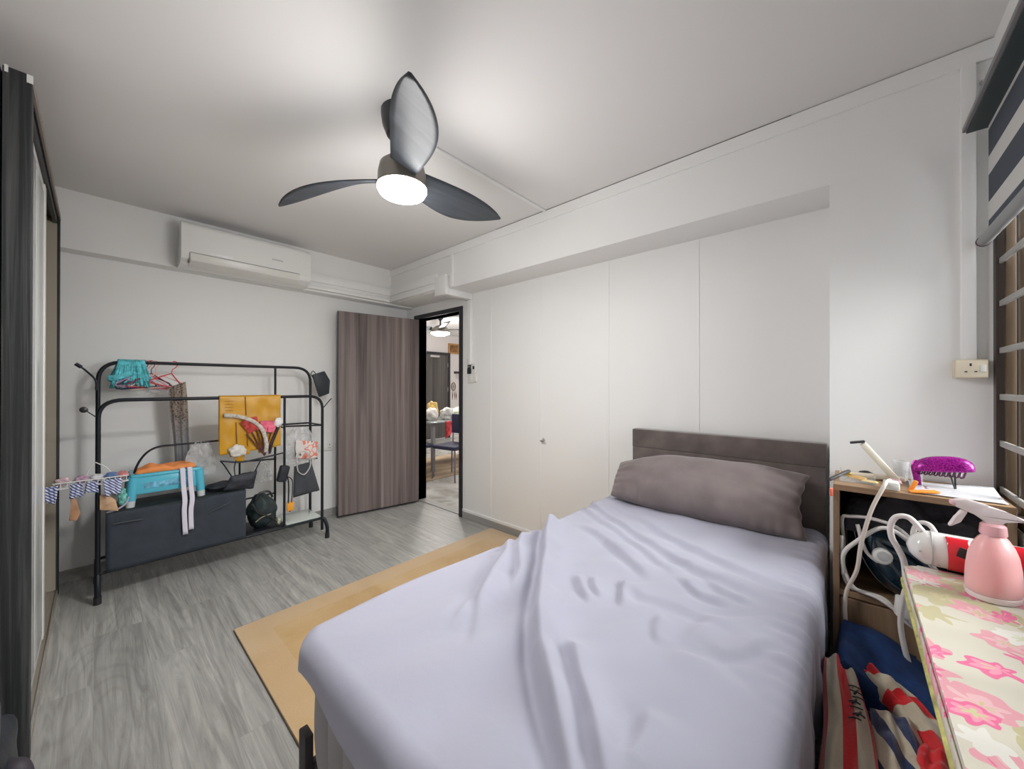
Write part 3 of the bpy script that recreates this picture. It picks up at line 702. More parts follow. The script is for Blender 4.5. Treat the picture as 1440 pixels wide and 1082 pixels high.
obj('printed_band', b, M('blue_floral_print', (.16, .46, .66), .5, var=(38, .55)), st, label='blue floral printed band')
def cloth_pad(x0, x1, y0, y1, z, h, amp, seed, nx_=26, ny_=14):
    b = nb()
    def f(u, v):
        e = (1-abs(2*u-1)**6)*(1-abs(2*v-1)**6)
        return Vector((x0+(x1-x0)*u+.008*nz(u*4, v*4, seed), y0+(y1-y0)*v+.006*nz(v*5, u*3, seed+3), z+(h+amp*nz(u*6, v*4, seed+9))*e**.5))
    grid(b, f, nx_, ny_, uv=False)
    grid(b, lambda u, v: Vector((x0+(x1-x0)*u+.008*nz(u*4, v*4, seed), y0+(y1-y0)*v+.006*nz(v*5, u*3, seed+3), z)), nx_, ny_, uv=False)
    bmesh.ops.remove_doubles(b, verts=b.verts, dist=.0008); return b
tag(obj('folded_cloth', cloth_pad(.175, .48, 3.385, 3.57, .729, .030, .022, 2.1), M('orange_cloth', (.86, .30, .09), .8), angle=180), 'folded orange cloth lying on the turquoise stool', 'cloth')
b = nb()
def strap(xs, z1, off):
    pts = [(xs, 3.395, .7335), (xs, 3.372, .735), (xs+.002, 3.362, .725), (xs+.006, 3.35, .62), (xs+.010, 3.322, .53), (xs+off*.5, 3.312, .45), (xs+off, 3.308, z1)]
    P = smooth_path(pts, 6)
    grid(b, lambda u, v: P[min(len(P)-1, int(round(u*(len(P)-1))))]+Vector(((v-.5)*.026, .0+.002*math.sin(v*PI), 0)), len(P)-1, 3, uv=False)
strap(.398, .30, .012); strap(.436, .325, .004)
tag(obj('cloth_ties', b, M('lilac_white_tape', (.70, .67, .78), .8), solid=.003, angle=180), 'two pale lilac fabric ties hanging over the storage box front', 'fabric ties')

# ---------------- hangers and clothes on the upper rail ----------------
def hanger(loc, rz, mat, label, w=.20, tilt=0, group=None, cat='clothes hanger'):
    t = thing('clothes_hanger', label, cat, loc, group); t.rotation_euler = (0, tilt, rz)
    b = nb(); tube(b, smooth_path([(.0, 0, -.075), (0, 0, -.045), (.012, 0, -.03), (.020, 0, -.008), (.008, 0, .0135), (-.010, 0, .012), (-.017, 0, -.004)]), .0028, 8); obj('hook', b, mat, t, local=True)
    b = nb(); tube(b, fillet([(0, 0, -.075), (w, 0, -.155), (w+.004, 0, -.175), (-w-.004, 0, -.175), (-w, 0, -.155)], .02, 5), .0042, 8, closed=True); obj('shoulder_frame', b, mat, t, local=True)
    return t
pinkm = M('pink_plastic', (.80, .30, .36), .35); redm = M('red_plastic', (.62, .03, .05), .35)
blkp = M('black_hanger_plastic', (.03, .03, .04), .35); mauve = M('mauve_plastic', (.34, .26, .42), .4); maroon = M('maroon_plastic', (.25, .02, .04), .35); peach = M('peach_plastic', (.85, .52, .46), .4); navyp = M('navy_plastic', (.03, .05, .13), .4)
spec = [(.190, blkp, 'black plastic hanger nearest the turquoise scarf', 42), (.215, mauve, 'mauve plastic hanger in the bundle at the left of the rail', 38), (.232, navyp, 'navy plastic hanger in the bundle at the left of the rail', 30), (.250, pinkm, 'bright pink plastic hanger at the front of the hanger bundle', 22), (.268, maroon, 'dark red plastic hanger in the bundle at the left of the rail', 34), (.284, peach, 'pale peach plastic hanger at the right of the hanger bundle', 16)]
for i, (x, m_, lab, rz) in enumerate(spec):
    hanger((x, RBk, 1.4565), math.radians(rz), m_, lab, w=.135+.006*(i % 3), tilt=math.radians((-3, 5, -4, 6, 2, -5)[i]), group='bundle of plastic hangers')
hanger((.388, RBk, 1.4565), math.radians(28), redm, 'red plastic hanger holding the lace shawl', w=.105, tilt=math.radians(16))
# turquoise fringed scarf bunched over the rail
b = nb(); rs = random.Random(5)
for i in range(150):
    x = .105+.125*rs.random(); side = rs.choice((-1, 1)); L_ = .10+.075*rs.random()
    dx = (x-.16)*.5+rs.uniform(-.012, .012)-.01; r_ = .004+.003*rs.random()
    P = [(x, RBk-side*.004, 1.468), (x, RBk+side*.018, 1.458), (x+dx*.4, RBk+side*(.028+.012*rs.random()), 1.44-L_*.35), (x+dx, RBk+side*(.03+.014*rs.random()), 1.45-L_)]
    tube(b, smooth_path(P, 4), r_, 5)
for i in range(26):
    z = 1.335+.03*rs.random(); tube(b, smooth_path([(.16, RBk-.04, z+.03), (.10, RBk-.045, z), (.055+.02*rs.random(), RBk-.04, z-.005)], 3), .006, 5)
tag(obj('fringed_scarf', b, M('turquoise_yarn', (.12, .55, .62), .8, var=(40, .45)), angle=180, kind=None), 'fluffy turquoise fringed scarf bunched over the left end of the top rail', 'scarf')
# lace shawl
def lace(u, v):
    w = .020+.020*v if v < .0 else .045+.004*math.sin(v*6)
    x = .400+.032*v+(u-.5)*2*w
    z = 1.325-.02*(1-u)*2*(1-v)-.575*v
    return Vector((x, RBk-.03+.012*math.sin(u*14+v*3)+.004*math.sin(u*31), z))
lace_m = M('brown_lace', (.10, .075, .065), .85, alpha=.8); N, L, P_ = nodes_of(lace_m)
tc = N.new('ShaderNodeTexCoord'); sp = N.new('ShaderNodeSeparateXYZ'); L.new(tc.outputs['Object'], sp.inputs[0])
vo = N.new('ShaderNodeTexVoronoi'); vo.inputs['Scale'].default_value = 70; L.new(tc.outputs['Object'], vo.inputs['Vector'])
rp = ramp(N, [(.25, (.06, .045, .04)), (.5, (.34, .27, .22))]); L.new(vo.outputs['Distance'], rp.inputs[0])
mr = N.new('ShaderNodeMapRange'); mr.inputs[1].default_value = .85; mr.inputs[2].default_value = 1.12; L.new(sp.outputs['Z'], mr.inputs[0])
mix = N.new('ShaderNodeMixRGB'); mix.inputs[1].default_value = (.26, .28, .30, 1); L.new(mr.outputs[0], mix.inputs[0]); L.new(rp.outputs[0], mix.inputs[2]); L.new(mix.outputs[0], P_.inputs['Base Color'])
b = nb(); grid(b, lace, 20, 40, uv=False); tag(obj('lace_shawl', b, lace_m, angle=180, solid=.002), 'brown lace shawl fading to grey hanging from the red hanger', 'shawl')

# black flat pouch at the right end of the top rail
b = nb(); prism(b, [(1.325, 1.395), (1.43, 1.432), (1.48, 1.345), (1.472, 1.222), (1.385, 1.19)], .03, Matrix(((1, 0, 0, 0), (0, 0, 1, 3.625), (0, 1, 0, 0), (0, 0, 0, 1))), .006)
pch = tag(obj('hanging_pouch', b, M('black_leatherette', (.012, .016, .024), .5, bump=(60, .2, .002))), 'black angular pouch hooked on the right end of the top rail', 'pouch')
b = nb(); tube(b, smooth_path([(1.36, 3.64, 1.40), (1.335, 3.645, 1.43), (1.318, 3.65, 1.40), (1.34, 3.64, 1.36)]), .0035, 8); obj('strap', b, black_plastic, pch)

# yellow glossy carrier hung over the front rail
yel = M('yellow_glossy_vinyl', (.58, .29, .008), .36, var=(8, .12))
yb = thing('garment_bag', 'yellow glossy garment bag folded over the middle rail of the rack', 'bag', (.78, RA, 1.21))
def ybf(u, v):
    x = .592+.386*u; yo = -.018-.006*math.sin(u*15)*v-.004*nz(u*5, v*5, 2)
    z = 1.221-.40*v-.02*v*(1-u)
    lo = [0, .0, -.03, -.085, -.10, -.03, 0.0, .0, -.035, -.055, -.03, 0, 0.01][min(12, int(u*12.99))]
    return Vector((x, RA+yo, z+lo*max(0, v-.75)*3.2))
b = nb(); grid(b, ybf, 48, 30, uv=False); obj('front_panel', b, yel, yb, solid=.002, angle=180)
b = nb(); grid(b, lambda u, v: Vector((.592+.386*u, RA-.018+.036*v, 1.2225+.002*math.sin(v*PI))), 20, 5, uv=False)
grid(b, lambda u, v: Vector((.594+.382*u, RA+.018+.004*math.sin(u*11), 1.2225-.33*v)), 20, 12, uv=False); obj('back_panel', b, yel, yb, solid=.002, angle=180)
b = nb()
for x, z0, z1 in ((.745, 1.215, 1.08), (.690, 1.03, .86), (.755, 1.00, .85)): tube(b, [(x, RA-.026, z0), (x+.006, RA-.028, z1)], .003, 6)
obj('seam', b, M('brown_seam', (.22, .11, .03), .5), yb)
b = nb()
for k in range(4): tube(b, [(.625, RA-.026, 1.185-.022*k), (.675, RA-.026, 1.184-.022*k)], .0016, 6)
obj('printed_lines', b, M('orange_print', (.45, .20, .02), .5), yb)
# crumpled items pushed in front of it
def blob_cloth(name, lab, cat, c, size, mat, seed, rot=0.0, n=20):
    b = nb(); bmesh.ops.create_icosphere(b, subdivisions=4, radius=1.0)
    for v in b.verts:
        d = v.co.copy(); k = 1+.28*nz(d.x*1.6, d.y*1.6, d.z*1.6+seed)+.12*nz(d.x*4, d.y*4, d.z*4+seed)
        p = Vector((d.x*size[0]*k, d.y*size[1]*k, d.z*size[2]*k)); p = Matrix.Rotation(rot, 3, 'Y') @ p
        v.co = Vector(c)+p
    return tag(obj(name, b, mat, angle=180), lab, cat)
um_h = thing('folding_fan_bundle', 'bundle of red and pink folded hand fans hanging before the yellow bag', 'hand fans', (.86, 3.31, 1.05))
fan_red = M('red_paper', (.50, .06, .05), .6, var=(50, .5)); fan_pink = M('pink_paper', (.85, .16, .25), .6, var=(50, .3))
for (cx_, cz_, a0, a1, m_, R_) in ((.858, .80, 100, 122, fan_red, .27), (.872, .80, 70, 98, fan_pink, .23)):
    b = nb()
    for k in range(12):
        a = math.radians(a0+(a1-a0)*k/11); r0 = R_*.62
        P0 = Vector((cx_, 3.308, cz_)); d = Vector((math.cos(a), 0, math.sin(a)))
        tube(b, [P0+d*r0, P0+d*R_], .006, 5)
    obj('leaf', b, m_, um_h)
b = nb()
for k in range(7):
    a = math.radians(66+9.5*k); d = Vector((math.cos(a), 0, math.sin(a))); P0 = Vector((.865, 3.306+.002*(k % 2), .765)); tube(b, [P0, P0+d*.21], .0045, 6)
obj('ribs', b, M('dark_rosewood', (.10, .025, .03), .4), um_h)
b = nb(); tube(b, [(.965, 3.312, .99), (.915, 3.312, .86), (.90, 3.312, .775)], .012, 10, radii=[.011, .012, .008])
tag(obj('umbrella', b, M('black_folded_umbrella', (.02, .015, .02), .6)), 'slim black folded umbrella hanging at the right of the yellow bag', 'umbrella')
b = nb(); tube(b, smooth_path([(.615, 3.305, 1.085), (.70, 3.303, 1.072), (.79, 3.30, 1.03), (.85, 3.30, .96), (.875, 3.30, .86), (.872, 3.30, .79)]), .014, 10, flat=.5, radii=None, up=(0, 1, 0))
tag(obj('rolled_netting', b, M('greyish_netting', (.50, .47, .42), .8, var=(50, .35)), angle=180), 'grey-white rolled netting slung across the front of the yellow bag', 'netting')
blob_cloth('tissue_wad', 'crumpled white plastic bag at the right edge of the yellow bag', 'plastic bag', (.955, 3.305, 1.01), (.028, .012, .035), M('white_film', (.75, .73, .72), .4), 3.3)
blob_cloth('paper_pouch', 'small white paper pouch at the bottom of the yellow bag', 'pouch', (.695, 3.302, .825), (.055, .012, .045), M('crumpled_paper', (.62, .60, .55), .6, var=(30, .2)), 5.3)

# clear plastic bags hanging from the hoop rail
film = bpy.data.materials.new('clear_film'); film.use_nodes = True
N_ = film.node_tree.nodes; L_ = film.node_tree.links; N_.clear()
o_ = N_.new('ShaderNodeOutputMaterial'); mxs = N_.new('ShaderNodeMixShader'); tr2 = N_.new('ShaderNodeBsdfTransparent'); gl = N_.new('ShaderNodeBsdfPrincipled')
gl.inputs['Base Color'].default_value = (.72, .74, .75, 1); gl.inputs['Roughness'].default_value = .12
nn = N_.new('ShaderNodeTexNoise'); nn.inputs['Scale'].default_value = 16; tcx = N_.new('ShaderNodeTexCoord'); L_.new(tcx.outputs['Object'], nn.inputs['Vector'])
rr_ = ramp(N_, [(.35, (.16, .16, .16)), (.75, (.50, .50, .50))]); L_.new(nn.outputs['Fac'], rr_.inputs[0])
L_.new(rr_.outputs[0], mxs.inputs[0]); L_.new(tr2.outputs[0], mxs.inputs[1]); L_.new(gl.outputs[0], mxs.inputs[2]); L_.new(mxs.outputs[0], o_.inputs[0])
def filmbag(x0, x1, z0, z1, y, seed, lab):
    b = nb()
    def f(s):
        def g(u, v):
            k = math.sin(min(1, v*1.4)*PI/2)
            return Vector(((x0+x1)/2+(u-.5)*(x1-x0)*(.45+.55*k)+.01*nz(u*4, v*4, seed), y+s*(.004+.018*k*math.sin(u*PI))+.008*nz(u*8, v*5, seed+s), z1-(z1-z0)*v+.006*nz(u*7, seed, 1)))
        return g
    grid(b, f(1), 22, 22, uv=False); grid(b, f(-1), 22, 22, uv=False)
    tag(obj('clear_plastic_bag', b, film, angle=180), lab, 'plastic bag', 'clear plastic bags on the rack')
filmbag(.42, .595, .66, .898, 3.45, 1.0, 'clear plastic bag hanging behind the right end of the turquoise stool')
filmbag(.86, 1.00, .50, .675, RBk-.02, 4.0, 'clear plastic bag hanging right of the black tote')
filmbag(1.03, 1.28, .66, .95, 3.42, 8.0, 'clear plastic bag of bright packets under the right shelf')
pk = M('printed_packet', (.70, .64, .60), .4); N, L, P_ = nodes_of(pk)
tc = N.new('ShaderNodeTexCoord'); n1 = N.new('ShaderNodeTexNoise'); n1.inputs['Scale'].default_value = 17; n1.inputs['Detail'].default_value = 1; L.new(tc.outputs['Object'], n1.inputs['Vector'])
rk = ramp(N, [(0, (.12, .10, .10)), (.36, (.72, .68, .66)), (.52, (.78, .22, .14)), (.60, (.74, .70, .68)), (.68, (.85, .50, .48))], 'CONSTANT'); L.new(n1.outputs['Fac'], rk.inputs[0]); L.new(rk.outputs[0], P_.inputs['Base Color'])
b = nb(); grid(b, lambda u, v: Vector((1.10+.17*u, 3.372+.010*math.sin(u*7)*math.sin(v*3), .70+.15*v-.03*u)), 16, 12, uv=False); tag(obj('snack_packet', b, pk, solid=.012, angle=180), 'white packet with red print in the clear bag on the right shelf', 'packet')

# black tote on the lower rail
blk_cloth = M('black_nylon', (.02, .023, .033), .6, var=(20, .3), bump=(60, .2, .003))
tt = thing('tote_bag', 'black slouchy shoulder bag hanging below the yellow bag', 'bag', (.71, 3.36, .60))
def bag_body(P, y, depth, nu=26, nv=16, seed=0):
    b = nb()
    def f(s):
        def g(u, v):
            top = Vector(P[0]).lerp(Vector(P[1]), u); bot = Vector(P[3]).lerp(Vector(P[2]), u); p = top.lerp(bot, v)
            k = (math.sin(u*PI)**.5)*(math.sin((.08+.92*v)*PI)**.5 if v < 1 else 0)
            return Vector((p.x, y+s*depth*k+.006*nz(u*4, v*4, seed+s), p.y+.006*nz(u*5, seed, s)))
        return g
    grid(b, f(1), nu, nv, uv=False); grid(b, f(-1), nu, nv, uv=False)
    bmesh.ops.remove_doubles(b, verts=b.verts, dist=.001); return b
obj('body', bag_body([(.66, .640), (.825, .655), (.80, .525), (.615, .545)], 3.33, .022, seed=3), blk_cloth, tt, angle=180)
b = nb(); tube(b, smooth_path([(.665, 3.33, .64), (.625, 3.33, .72), (.60, 3.328, .76)]), .011, 8, flat=.4); tube(b, smooth_path([(.685, 3.325, .64), (.68, 3.322, .70), (.69, 3.325, .75)]), .008, 8, flat=.4)
tube(b, smooth_path([(.81, 3.33, .65), (.83, 3.325, .70), (.85, 3.33, .735)]), .009, 8, flat=.4); tube(b, smooth_path([(.60, 3.33, .76), (.72, 3.325, .735), (.85, 3.33, .745), (.97, 3.335, .76), (1.008, 3.34, .765)]), .006, 8)
obj('shoulder_strap', b, blk_cloth, tt)
# black tote on box left flap
blob_cloth('crumpled_bag', 'crumpled black pouch lying on the right end of the storage box', 'pouch', (.63, 3.45, .555), (.10, .07, .032), blk_cloth, 2.2)

# backpack in the lower bay
bp_m = M('black_green_nylon', (.018, .030, .032), .6, var=(10, .5), bump=(30, .5, .006))
bk = thing('backpack', 'small dark green and black backpack slumped beside the storage box', 'backpack', (.885, 3.46, .18))
b = nb(); bmesh.ops.create_icosphere(b, subdivisions=4, radius=1.0)
for v in b.verts:
    d = v.co; k = 1+.16*nz(d.x*1.8, d.y*1.8, d.z*1.8+4)+.05*nz(d.x*5, d.y*5, d.z*5)
    v.co = Vector((.885+.105*k*d.x*(1-.22*max(0, d.z)), 3.46+.10*k*d.y, .315+.13*k*d.z))
obj('body', b, bp_m, bk, angle=180)
b = nb(); tube(b, smooth_path([(.83, 3.40, .42), (.86, 3.40, .463), (.92, 3.40, .462), (.945, 3.40, .415)]), .008, 8); tube(b, smooth_path([(.80, 3.365, .40), (.84, 3.345, .33), (.93, 3.345, .27), (.965, 3.36, .22)]), .010, 8, flat=.4); obj('strap', b, black_plastic, bk)
b = nb(); tube(b, smooth_path([(.82, 3.352, .26), (.86, 3.342, .29), (.92, 3.345, .30)]), .004, 8); obj('zip', b, M('khaki_zip', (.28, .27, .19), .5), bk)
blob_cloth('small_pouch', 'tiny white and olive packet beside the dark backpack', 'packet', (.985, 3.40, .215), (.02, .03, .028), M('olive_white', (.45, .44, .33), .6, var=(40, .5)), 7.7)
# grey tote with white handles and orange tag strap
gt = thing('tote_bag', 'charcoal fabric tote with pale rope handles in the right bay of the rack', 'bag', (1.15, 3.33, .55))
obj('body', bag_body([(1.075, .645), (1.205, .665), (1.272, .415), (1.068, .395)], 3.325, .024, seed=8), M('charcoal_canvas', (.05, .056, .066), .85, var=(14, .15)), gt, angle=180)
b = nb(); tube(b, smooth_path([(1.09, 3.302, .64), (1.10, 3.298, .60), (1.14, 3.296, .575), (1.175, 3.298, .61), (1.19, 3.302, .66), (1.175, 3.315, .735), (1.13, 3.32, .76), (1.095, 3.315, .72), (1.09, 3.302, .64)]), .009, 8, flat=.5); obj('handle', b, M('pale_rope', (.62, .58, .58), .7), gt)
ob_ = thing('luggage_belt', 'black strap with an orange tag dangling beside the charcoal tote', 'strap', (1.04, 3.325, .45))
b = nb(); tube(b, smooth_path([(1.012, 3.33, .62), (1.03, 3.325, .56), (1.035, 3.32, .48), (1.032, 3.32, .36)]), .010, 8, flat=.4); tube(b, smooth_path([(1.02, 3.328, .58), (1.06, 3.322, .54), (1.062, 3.32, .45), (1.055, 3.32, .36)]), .009, 8, flat=.4); blob = b
obj('webbing', b, black_plastic, ob_)
b = nb(); box(b, 1.022, 1.072, 3.314, 3.328, .298, .368, .003); obj('tag', b, M('orange_tag', (.85, .36, .03), .5), ob_)
b = nb(); box(b, 1.036, 1.05, 3.316, 3.326, .292, .30, .001); obj('tag_end', b, black_plastic, ob_)
b = nb(); obox(b, (1.0, 3.335, .60), (.07, .05, .13), (.1, .2, .1), .015)
tag(obj('black_pouch', b, blk_cloth), 'small black pouch strapped to the right divider post', 'pouch')

# white tray with blue cloths hooked left of the rack
tray = thing('hanging_tray', 'white wire tray hung at the left end of the rack', 'tray', (-.01, 3.36, .68))
wht = M('white_coated_wire', (.78, .78, .78), .4)
b = nb()
for z in (.712, .745): tube(b, fillet([(-.155, 3.30, z), (.14, 3.30, z), (.14, 3.33, z), (-.155, 3.33, z)], .012, 3), .0035, 6, closed=True)
for k in range(13): tube(b, [(-.15+k*.0235, 3.30, .745), (-.15+k*.0235, 3.30, .712), (-.15+k*.0235, 3.33, .712)], .002, 5)
obj('wire_basket', b, wht, tray)
b = nb(); tube(b, smooth_path([(-.04, 3.33, .745), (-.02, 3.335, .80), (.0, 3.335, .84)]), .003, 6); tube(b, smooth_path([(.08, 3.33, .745), (.05, 3.335, .80), (.005, 3.335, .84)]), .003, 6); obj('hanging_hook', b, wht, tray)
bluep = M('blue_white_print', (.10, .18, .45), .8); N, L, P_ = nodes_of(bluep)
tc = N.new('ShaderNodeTexCoord'); wv = N.new('ShaderNodeTexWave'); wv.inputs['Scale'].default_value = 26; wv.inputs['Distortion'].default_value = 2.2; mpx = N.new('ShaderNodeMapping'); mpx.inputs['Rotation'].default_value = (0, .8, 0); L.new(tc.outputs['Object'], mpx.inputs[0]); L.new(mpx.outputs[0], wv.inputs['Vector'])
rp = ramp(N, [(.4, (.06, .10, .36)), (.6, (.72, .72, .78))]); L.new(wv.outputs['Fac'], rp.inputs[0]); L.new(rp.outputs[0], P_.inputs['Base Color'])
def ragf(x0, x1, z0, z1, y, seed):
    return lambda u, v: Vector((x0+(x1-x0)*u+.01*(v)*math.sin(seed+u*3), y-.004*math.sin(u*17+seed)-.004, z1-(z1-z0)*v*(1+.25*nz(u*4, seed, 0))))
for (x0, x1, z0, lab) in ((-.185, -.135, .645, 'blue and white striped cloth at the outer left end of the tray'), (-.09, -.045, .655, 'blue cloth hanging above the brown paddle from the white tray'), (-.03, .01, .672, 'blue patterned cloth on the tray just left of the rack upright'), (.035, .115, .645, 'blue and green patterned cloth on the tray right of the rack upright')):
    b = nb(); grid(b, ragf(x0, x1, z0, .735, 3.294, x0*30), 14, 10, uv=False)
    tag(obj('small_cloth', b, bluep, angle=180, solid=.003), lab, 'cloth', 'small cloths on the hanging tray')
b = nb(); prism(b, [(-.096, .528), (-.066, .522), (-.052, .56), (-.060, .60), (-.072, .64), (-.075, .668), (-.092, .668), (-.088, .62), (-.092, .57)], .012, Matrix(((1, 0, 0, 0), (0, 0, 1, 3.295), (0, 1, 0, 0), (0, 0, 0, 1))), .003)
tag(obj('wooden_paddle', b, M('warm_brown_wood', (.50, .27, .15), .5, var=(20, .2))), 'brown wooden paddle dangling below the left side of the tray', 'paddle')
b = nb(); prism(b, [(.022, .555), (.10, .53), (.088, .60), (.055, .645), (.022, .64)], .012, Matrix(((1, 0, 0, 0), (0, 0, 1, 3.318), (0, 1, 0, 0), (0, 0, 0, 1))), .003)
tag(obj('tan_pouch', b, M('tan_cloth', (.56, .36, .22), .7, var=(30, .25))), 'tan fabric pouch hanging right beside the rack upright above the storage box', 'pouch')
b = nb(); tube(b, smooth_path([(.05, 3.35, .526), (.09, 3.35, .533), (.13, 3.352, .56), (.145, 3.355, .60)]), .012, 8, flat=.4, radii=None)
tag(obj('lilac_strap', b, M('lilac_tape', (.70, .64, .80), .6)), 'curved lilac strap lying on the left end of the storage box', 'strap')
blob_cloth('hair_accessory', 'teal and lime patterned bundle beside the left foot of the stool', 'bundle', (.118, 3.36, .605), (.022, .018, .055), M('teal_lime_print', (.15, .45, .40), .7, var=(50, .8)), 4.9)
# garments bulging inside the tray
for i, (x, c_) in enumerate(((-.12, (.62, .45, .48)), (-.05, (.45, .30, .40)), (.01, (.60, .60, .64)), (.07, (.12, .20, .40)), (.115, (.55, .22, .22)))):
    lab = ('pale pink bundle at the left end of the hanging tray', 'plum bundle in the left half of the hanging tray', 'whitish bundle in the middle of the hanging tray', 'navy bundle in the right half of the hanging tray', 'red-brown bundle at the right end of the hanging tray')[i]
    o = blob_cloth('sock_bundle', lab, 'sock', (x, 3.315, .752), (.030, .012, .022), M('sock_yarn', c_, .9, var=(60, .35)), i*3.1); o['group'] = 'rolled socks in the hanging tray'
# wall socket behind the rack's right end
so2 = thing('power_socket', 'white wall socket low on the far wall left of the open door', 'socket', (1.54, YB, .70))
b = nb(); box(b, 1.455, 1.60, YB-.012, YB, .655, .735, .003); obj('plate', b, white_plastic, so2)
b = nb()
for dx in (.03, .10):
    box(b, 1.455+dx, 1.461+dx, YB-.0125, YB-.011, .706, .718); box(b, 1.449+dx, 1.455+dx, YB-.0125, YB-.011, .680, .685); box(b, 1.461+dx, 1.467+dx, YB-.0125, YB-.011, .680, .685)
obj('pin_holes', b, black_plastic, so2, smooth=False)
# ---------------- side cabinet ----------------
oak = wood('brown_oak_laminate', [(0.3, (.20, .12, .065)), (0.55, (.33, .21, .12)), (0.75, (.44, .30, .18))], 1, 16, 0.10, 0.5, .6, .1)
oak_v = wood('brown_oak_upright', [(0.3, (.16, .10, .06)), (0.55, (.28, .18, .11)), (0.75, (.38, .26, .17))], 2, 20, 0.07, 0.5, .6, .1)
CX0, CX1, CY0, CY1, CZ = 1.845, 2.150, -.372, .047, .935
cb = thing('side_cabinet', 'brown oak cabinet with an open shelf between bed and window', 'cabinet', (2.0, -.16, 0))
b = nb(); box(b, CX0, CX1, CY0, CY1, CZ-.022, CZ, .002); obj('top_panel', b, oak, cb, smooth=False)
b = nb(); box(b, CX0, CX1, CY1-.018, CY1, 0, CZ-.022, .001); obj('side_panel', b, oak_v, cb, smooth=False)
b = nb(); box(b, CX0, CX1, CY0, CY0+.018, 0, CZ-.022, .001); obj('side_panel', b, oak_v, cb, smooth=False)
b = nb(); box(b, CX0+.01, CX1, CY0+.018, CY1-.018, .525, .545, .001); obj('shelf', b, oak, cb, smooth=False)
b = nb(); box(b, CX0+.004, CX0+.022, CY0+.020, CY1-.020, .045, .520, .002); dr = obj('door', b, oak_v, cb, smooth=False)
b = nb(); tube(b, [(CX0-.012, -.16, .40), (CX0-.012, -.16, .30)], .005, 8); obj('handle', b, chrome, dr)
b = nb(); box(b, CX1-.008, CX1, CY0+.018, CY1-.018, .02, CZ-.022); box(b, CX0+.02, CX1, CY0+.018, CY1-.018, .03, .045); obj('back_panel', b, M('dark_back_board', (.03, .025, .022), .8), cb, smooth=False)
# dark cloth stack in the shelf
blk_net = M('black_folded_net', (.035, .033, .040), .8, bump=(14, .9, .03), var=(7, .6, (1, .3, 2)))
tag(obj('folded_clothes', cloth_pad(1.905, 2.125, -.345, .020, .755, .128, .075, 6.6, 60, 70), blk_net, angle=180), 'pile of black folded clothes under the cabinet top', 'clothes')
b = nb(); box(b, 1.93, 2.135, -.345, .018, .747, .755); 
for y in (-.34, .012): box(b, 1.935, 2.13, y-.004, y+.004, .5455, .748)
tag(obj('wire_rack', b, black_plastic, smooth=False), 'black riser holding the folded clothes inside the cabinet', 'riser')
# steam iron: dark teal body
def iron(name, lab, body_m, accent_m, mtx, L_=.27, W_=.115, Hh=.12):
    t = thing(name, lab, 'iron', tuple(mtx.to_translation()))
    t.rotation_mode = 'QUATERNION'; t.rotation_quaternion = mtx.to_quaternion()
    def outline(k, s=1.0, x0=-.5):
        # teardrop: heel at -x, nose at +x
        out = []
        for i in range(40):
            a = 2*PI*i/40; x = math.cos(a); y = math.sin(a)
            w = (1-((x+1)/2)**2.2)**.75
            out.append((L_/2*x*s, W_/2*(math.copysign(abs(y)**.75, y))*w*s*1.05))
        return out
    b = nb(); prism(b, outline(1), .008); obj('soleplate', b, chrome, t, local=True)
    def loft(b, levels):
        rings = []
        for z, s, dx in levels: rings.append([b.verts.new((x*s+dx, y*(s if s > .5 else s*.8), z)) for x, y in outline(1)])
        for A, B in zip(rings, rings[1:]):
            for k in range(40): b.faces.new((A[k], A[(k+1) % 40], B[(k+1) % 40], B[k]))
        b.faces.new(rings[-1]); b.faces.new(list(reversed(rings[0])))
    b = nb(); loft(b, [(.008, .99, 0), (.022, 1.0, 0), (.055, .95, -.002), (.082, .84, -.008), (.100, .66, -.014), (.108, .42, -.02)]); obj('body', b, body_m, t, local=True, angle=50)
    b = nb(); tube(b, smooth_path([(-L_*.44, 0, .03), (-L_*.46, 0, .09), (-L_*.40, -.03, Hh+.02), (-L_*.08, -.04, Hh+.035), (L_*.18, -.02, Hh+.01), (L_*.28, 0, .08)]), .013, 12, flat=.8); obj('handle', b, accent_m, t, local=True)
    b = nb(); lathe(b, [(.026, .0), (.028, .006), (.024, .014), (0, .016)], 24, Matrix.Translation((.035, .03, .100))); d = obj('dial', b, white_plastic, t, local=True)
    b = nb(); lathe(b, [(.016, .0), (.016, .004), (0, .005)], 24, Matrix.Translation((.035, .03, .1155))); obj('dial_ring', b, grey_plastic, d, local=True)
    b = nb(); tube(b, [(-L_*.36, 0, Hh), (-L_*.50, 0, Hh+.02), (-L_*.60, 0, Hh+.03)], .007, 8); obj('cord_guard', b, accent_m, t, local=True)
    return t
teal_m = M('dark_teal_gloss', (.006, .020, .034), .12, coat=.6)
mi = Matrix.Translation((2.00, -.125, .640)) @ Matrix.Rotation(math.radians(180), 4, 'Z') @ Matrix.Rotation(math.radians(-8), 4, 'Z') @ Matrix.Rotation(math.radians(-62), 4, 'Y') @ Matrix.Rotation(math.radians(0), 4, 'X')
# stands on its heel, handle side toward the bed foot, nose leaning up to the left
ex = Vector((0.05, .62, .55)).normalized(); ez = Vector((-.93, -.08, .35)); ez = (ez-ex*ez.dot(ex)).normalized(); ey = ez.cross(ex)
mi = Matrix(((ex.x, ey.x, ez.x, 1.955), (ex.y, ey.y, ez.y, -.112), (ex.z, ey.z, ez.z, .672), (0, 0, 0, 1)))
iron('steam_iron', 'dark teal steam iron propped on its heel inside the cabinet shelf', teal_m, M('dark_slate_handle', (.02, .035, .045), .2, coat=.4), mi, .29, .20, .10)
cable_w = M('white_cable', (.74, .70, .68), .45); cable_c = M('cream_cable', (.70, .62, .55), .45)
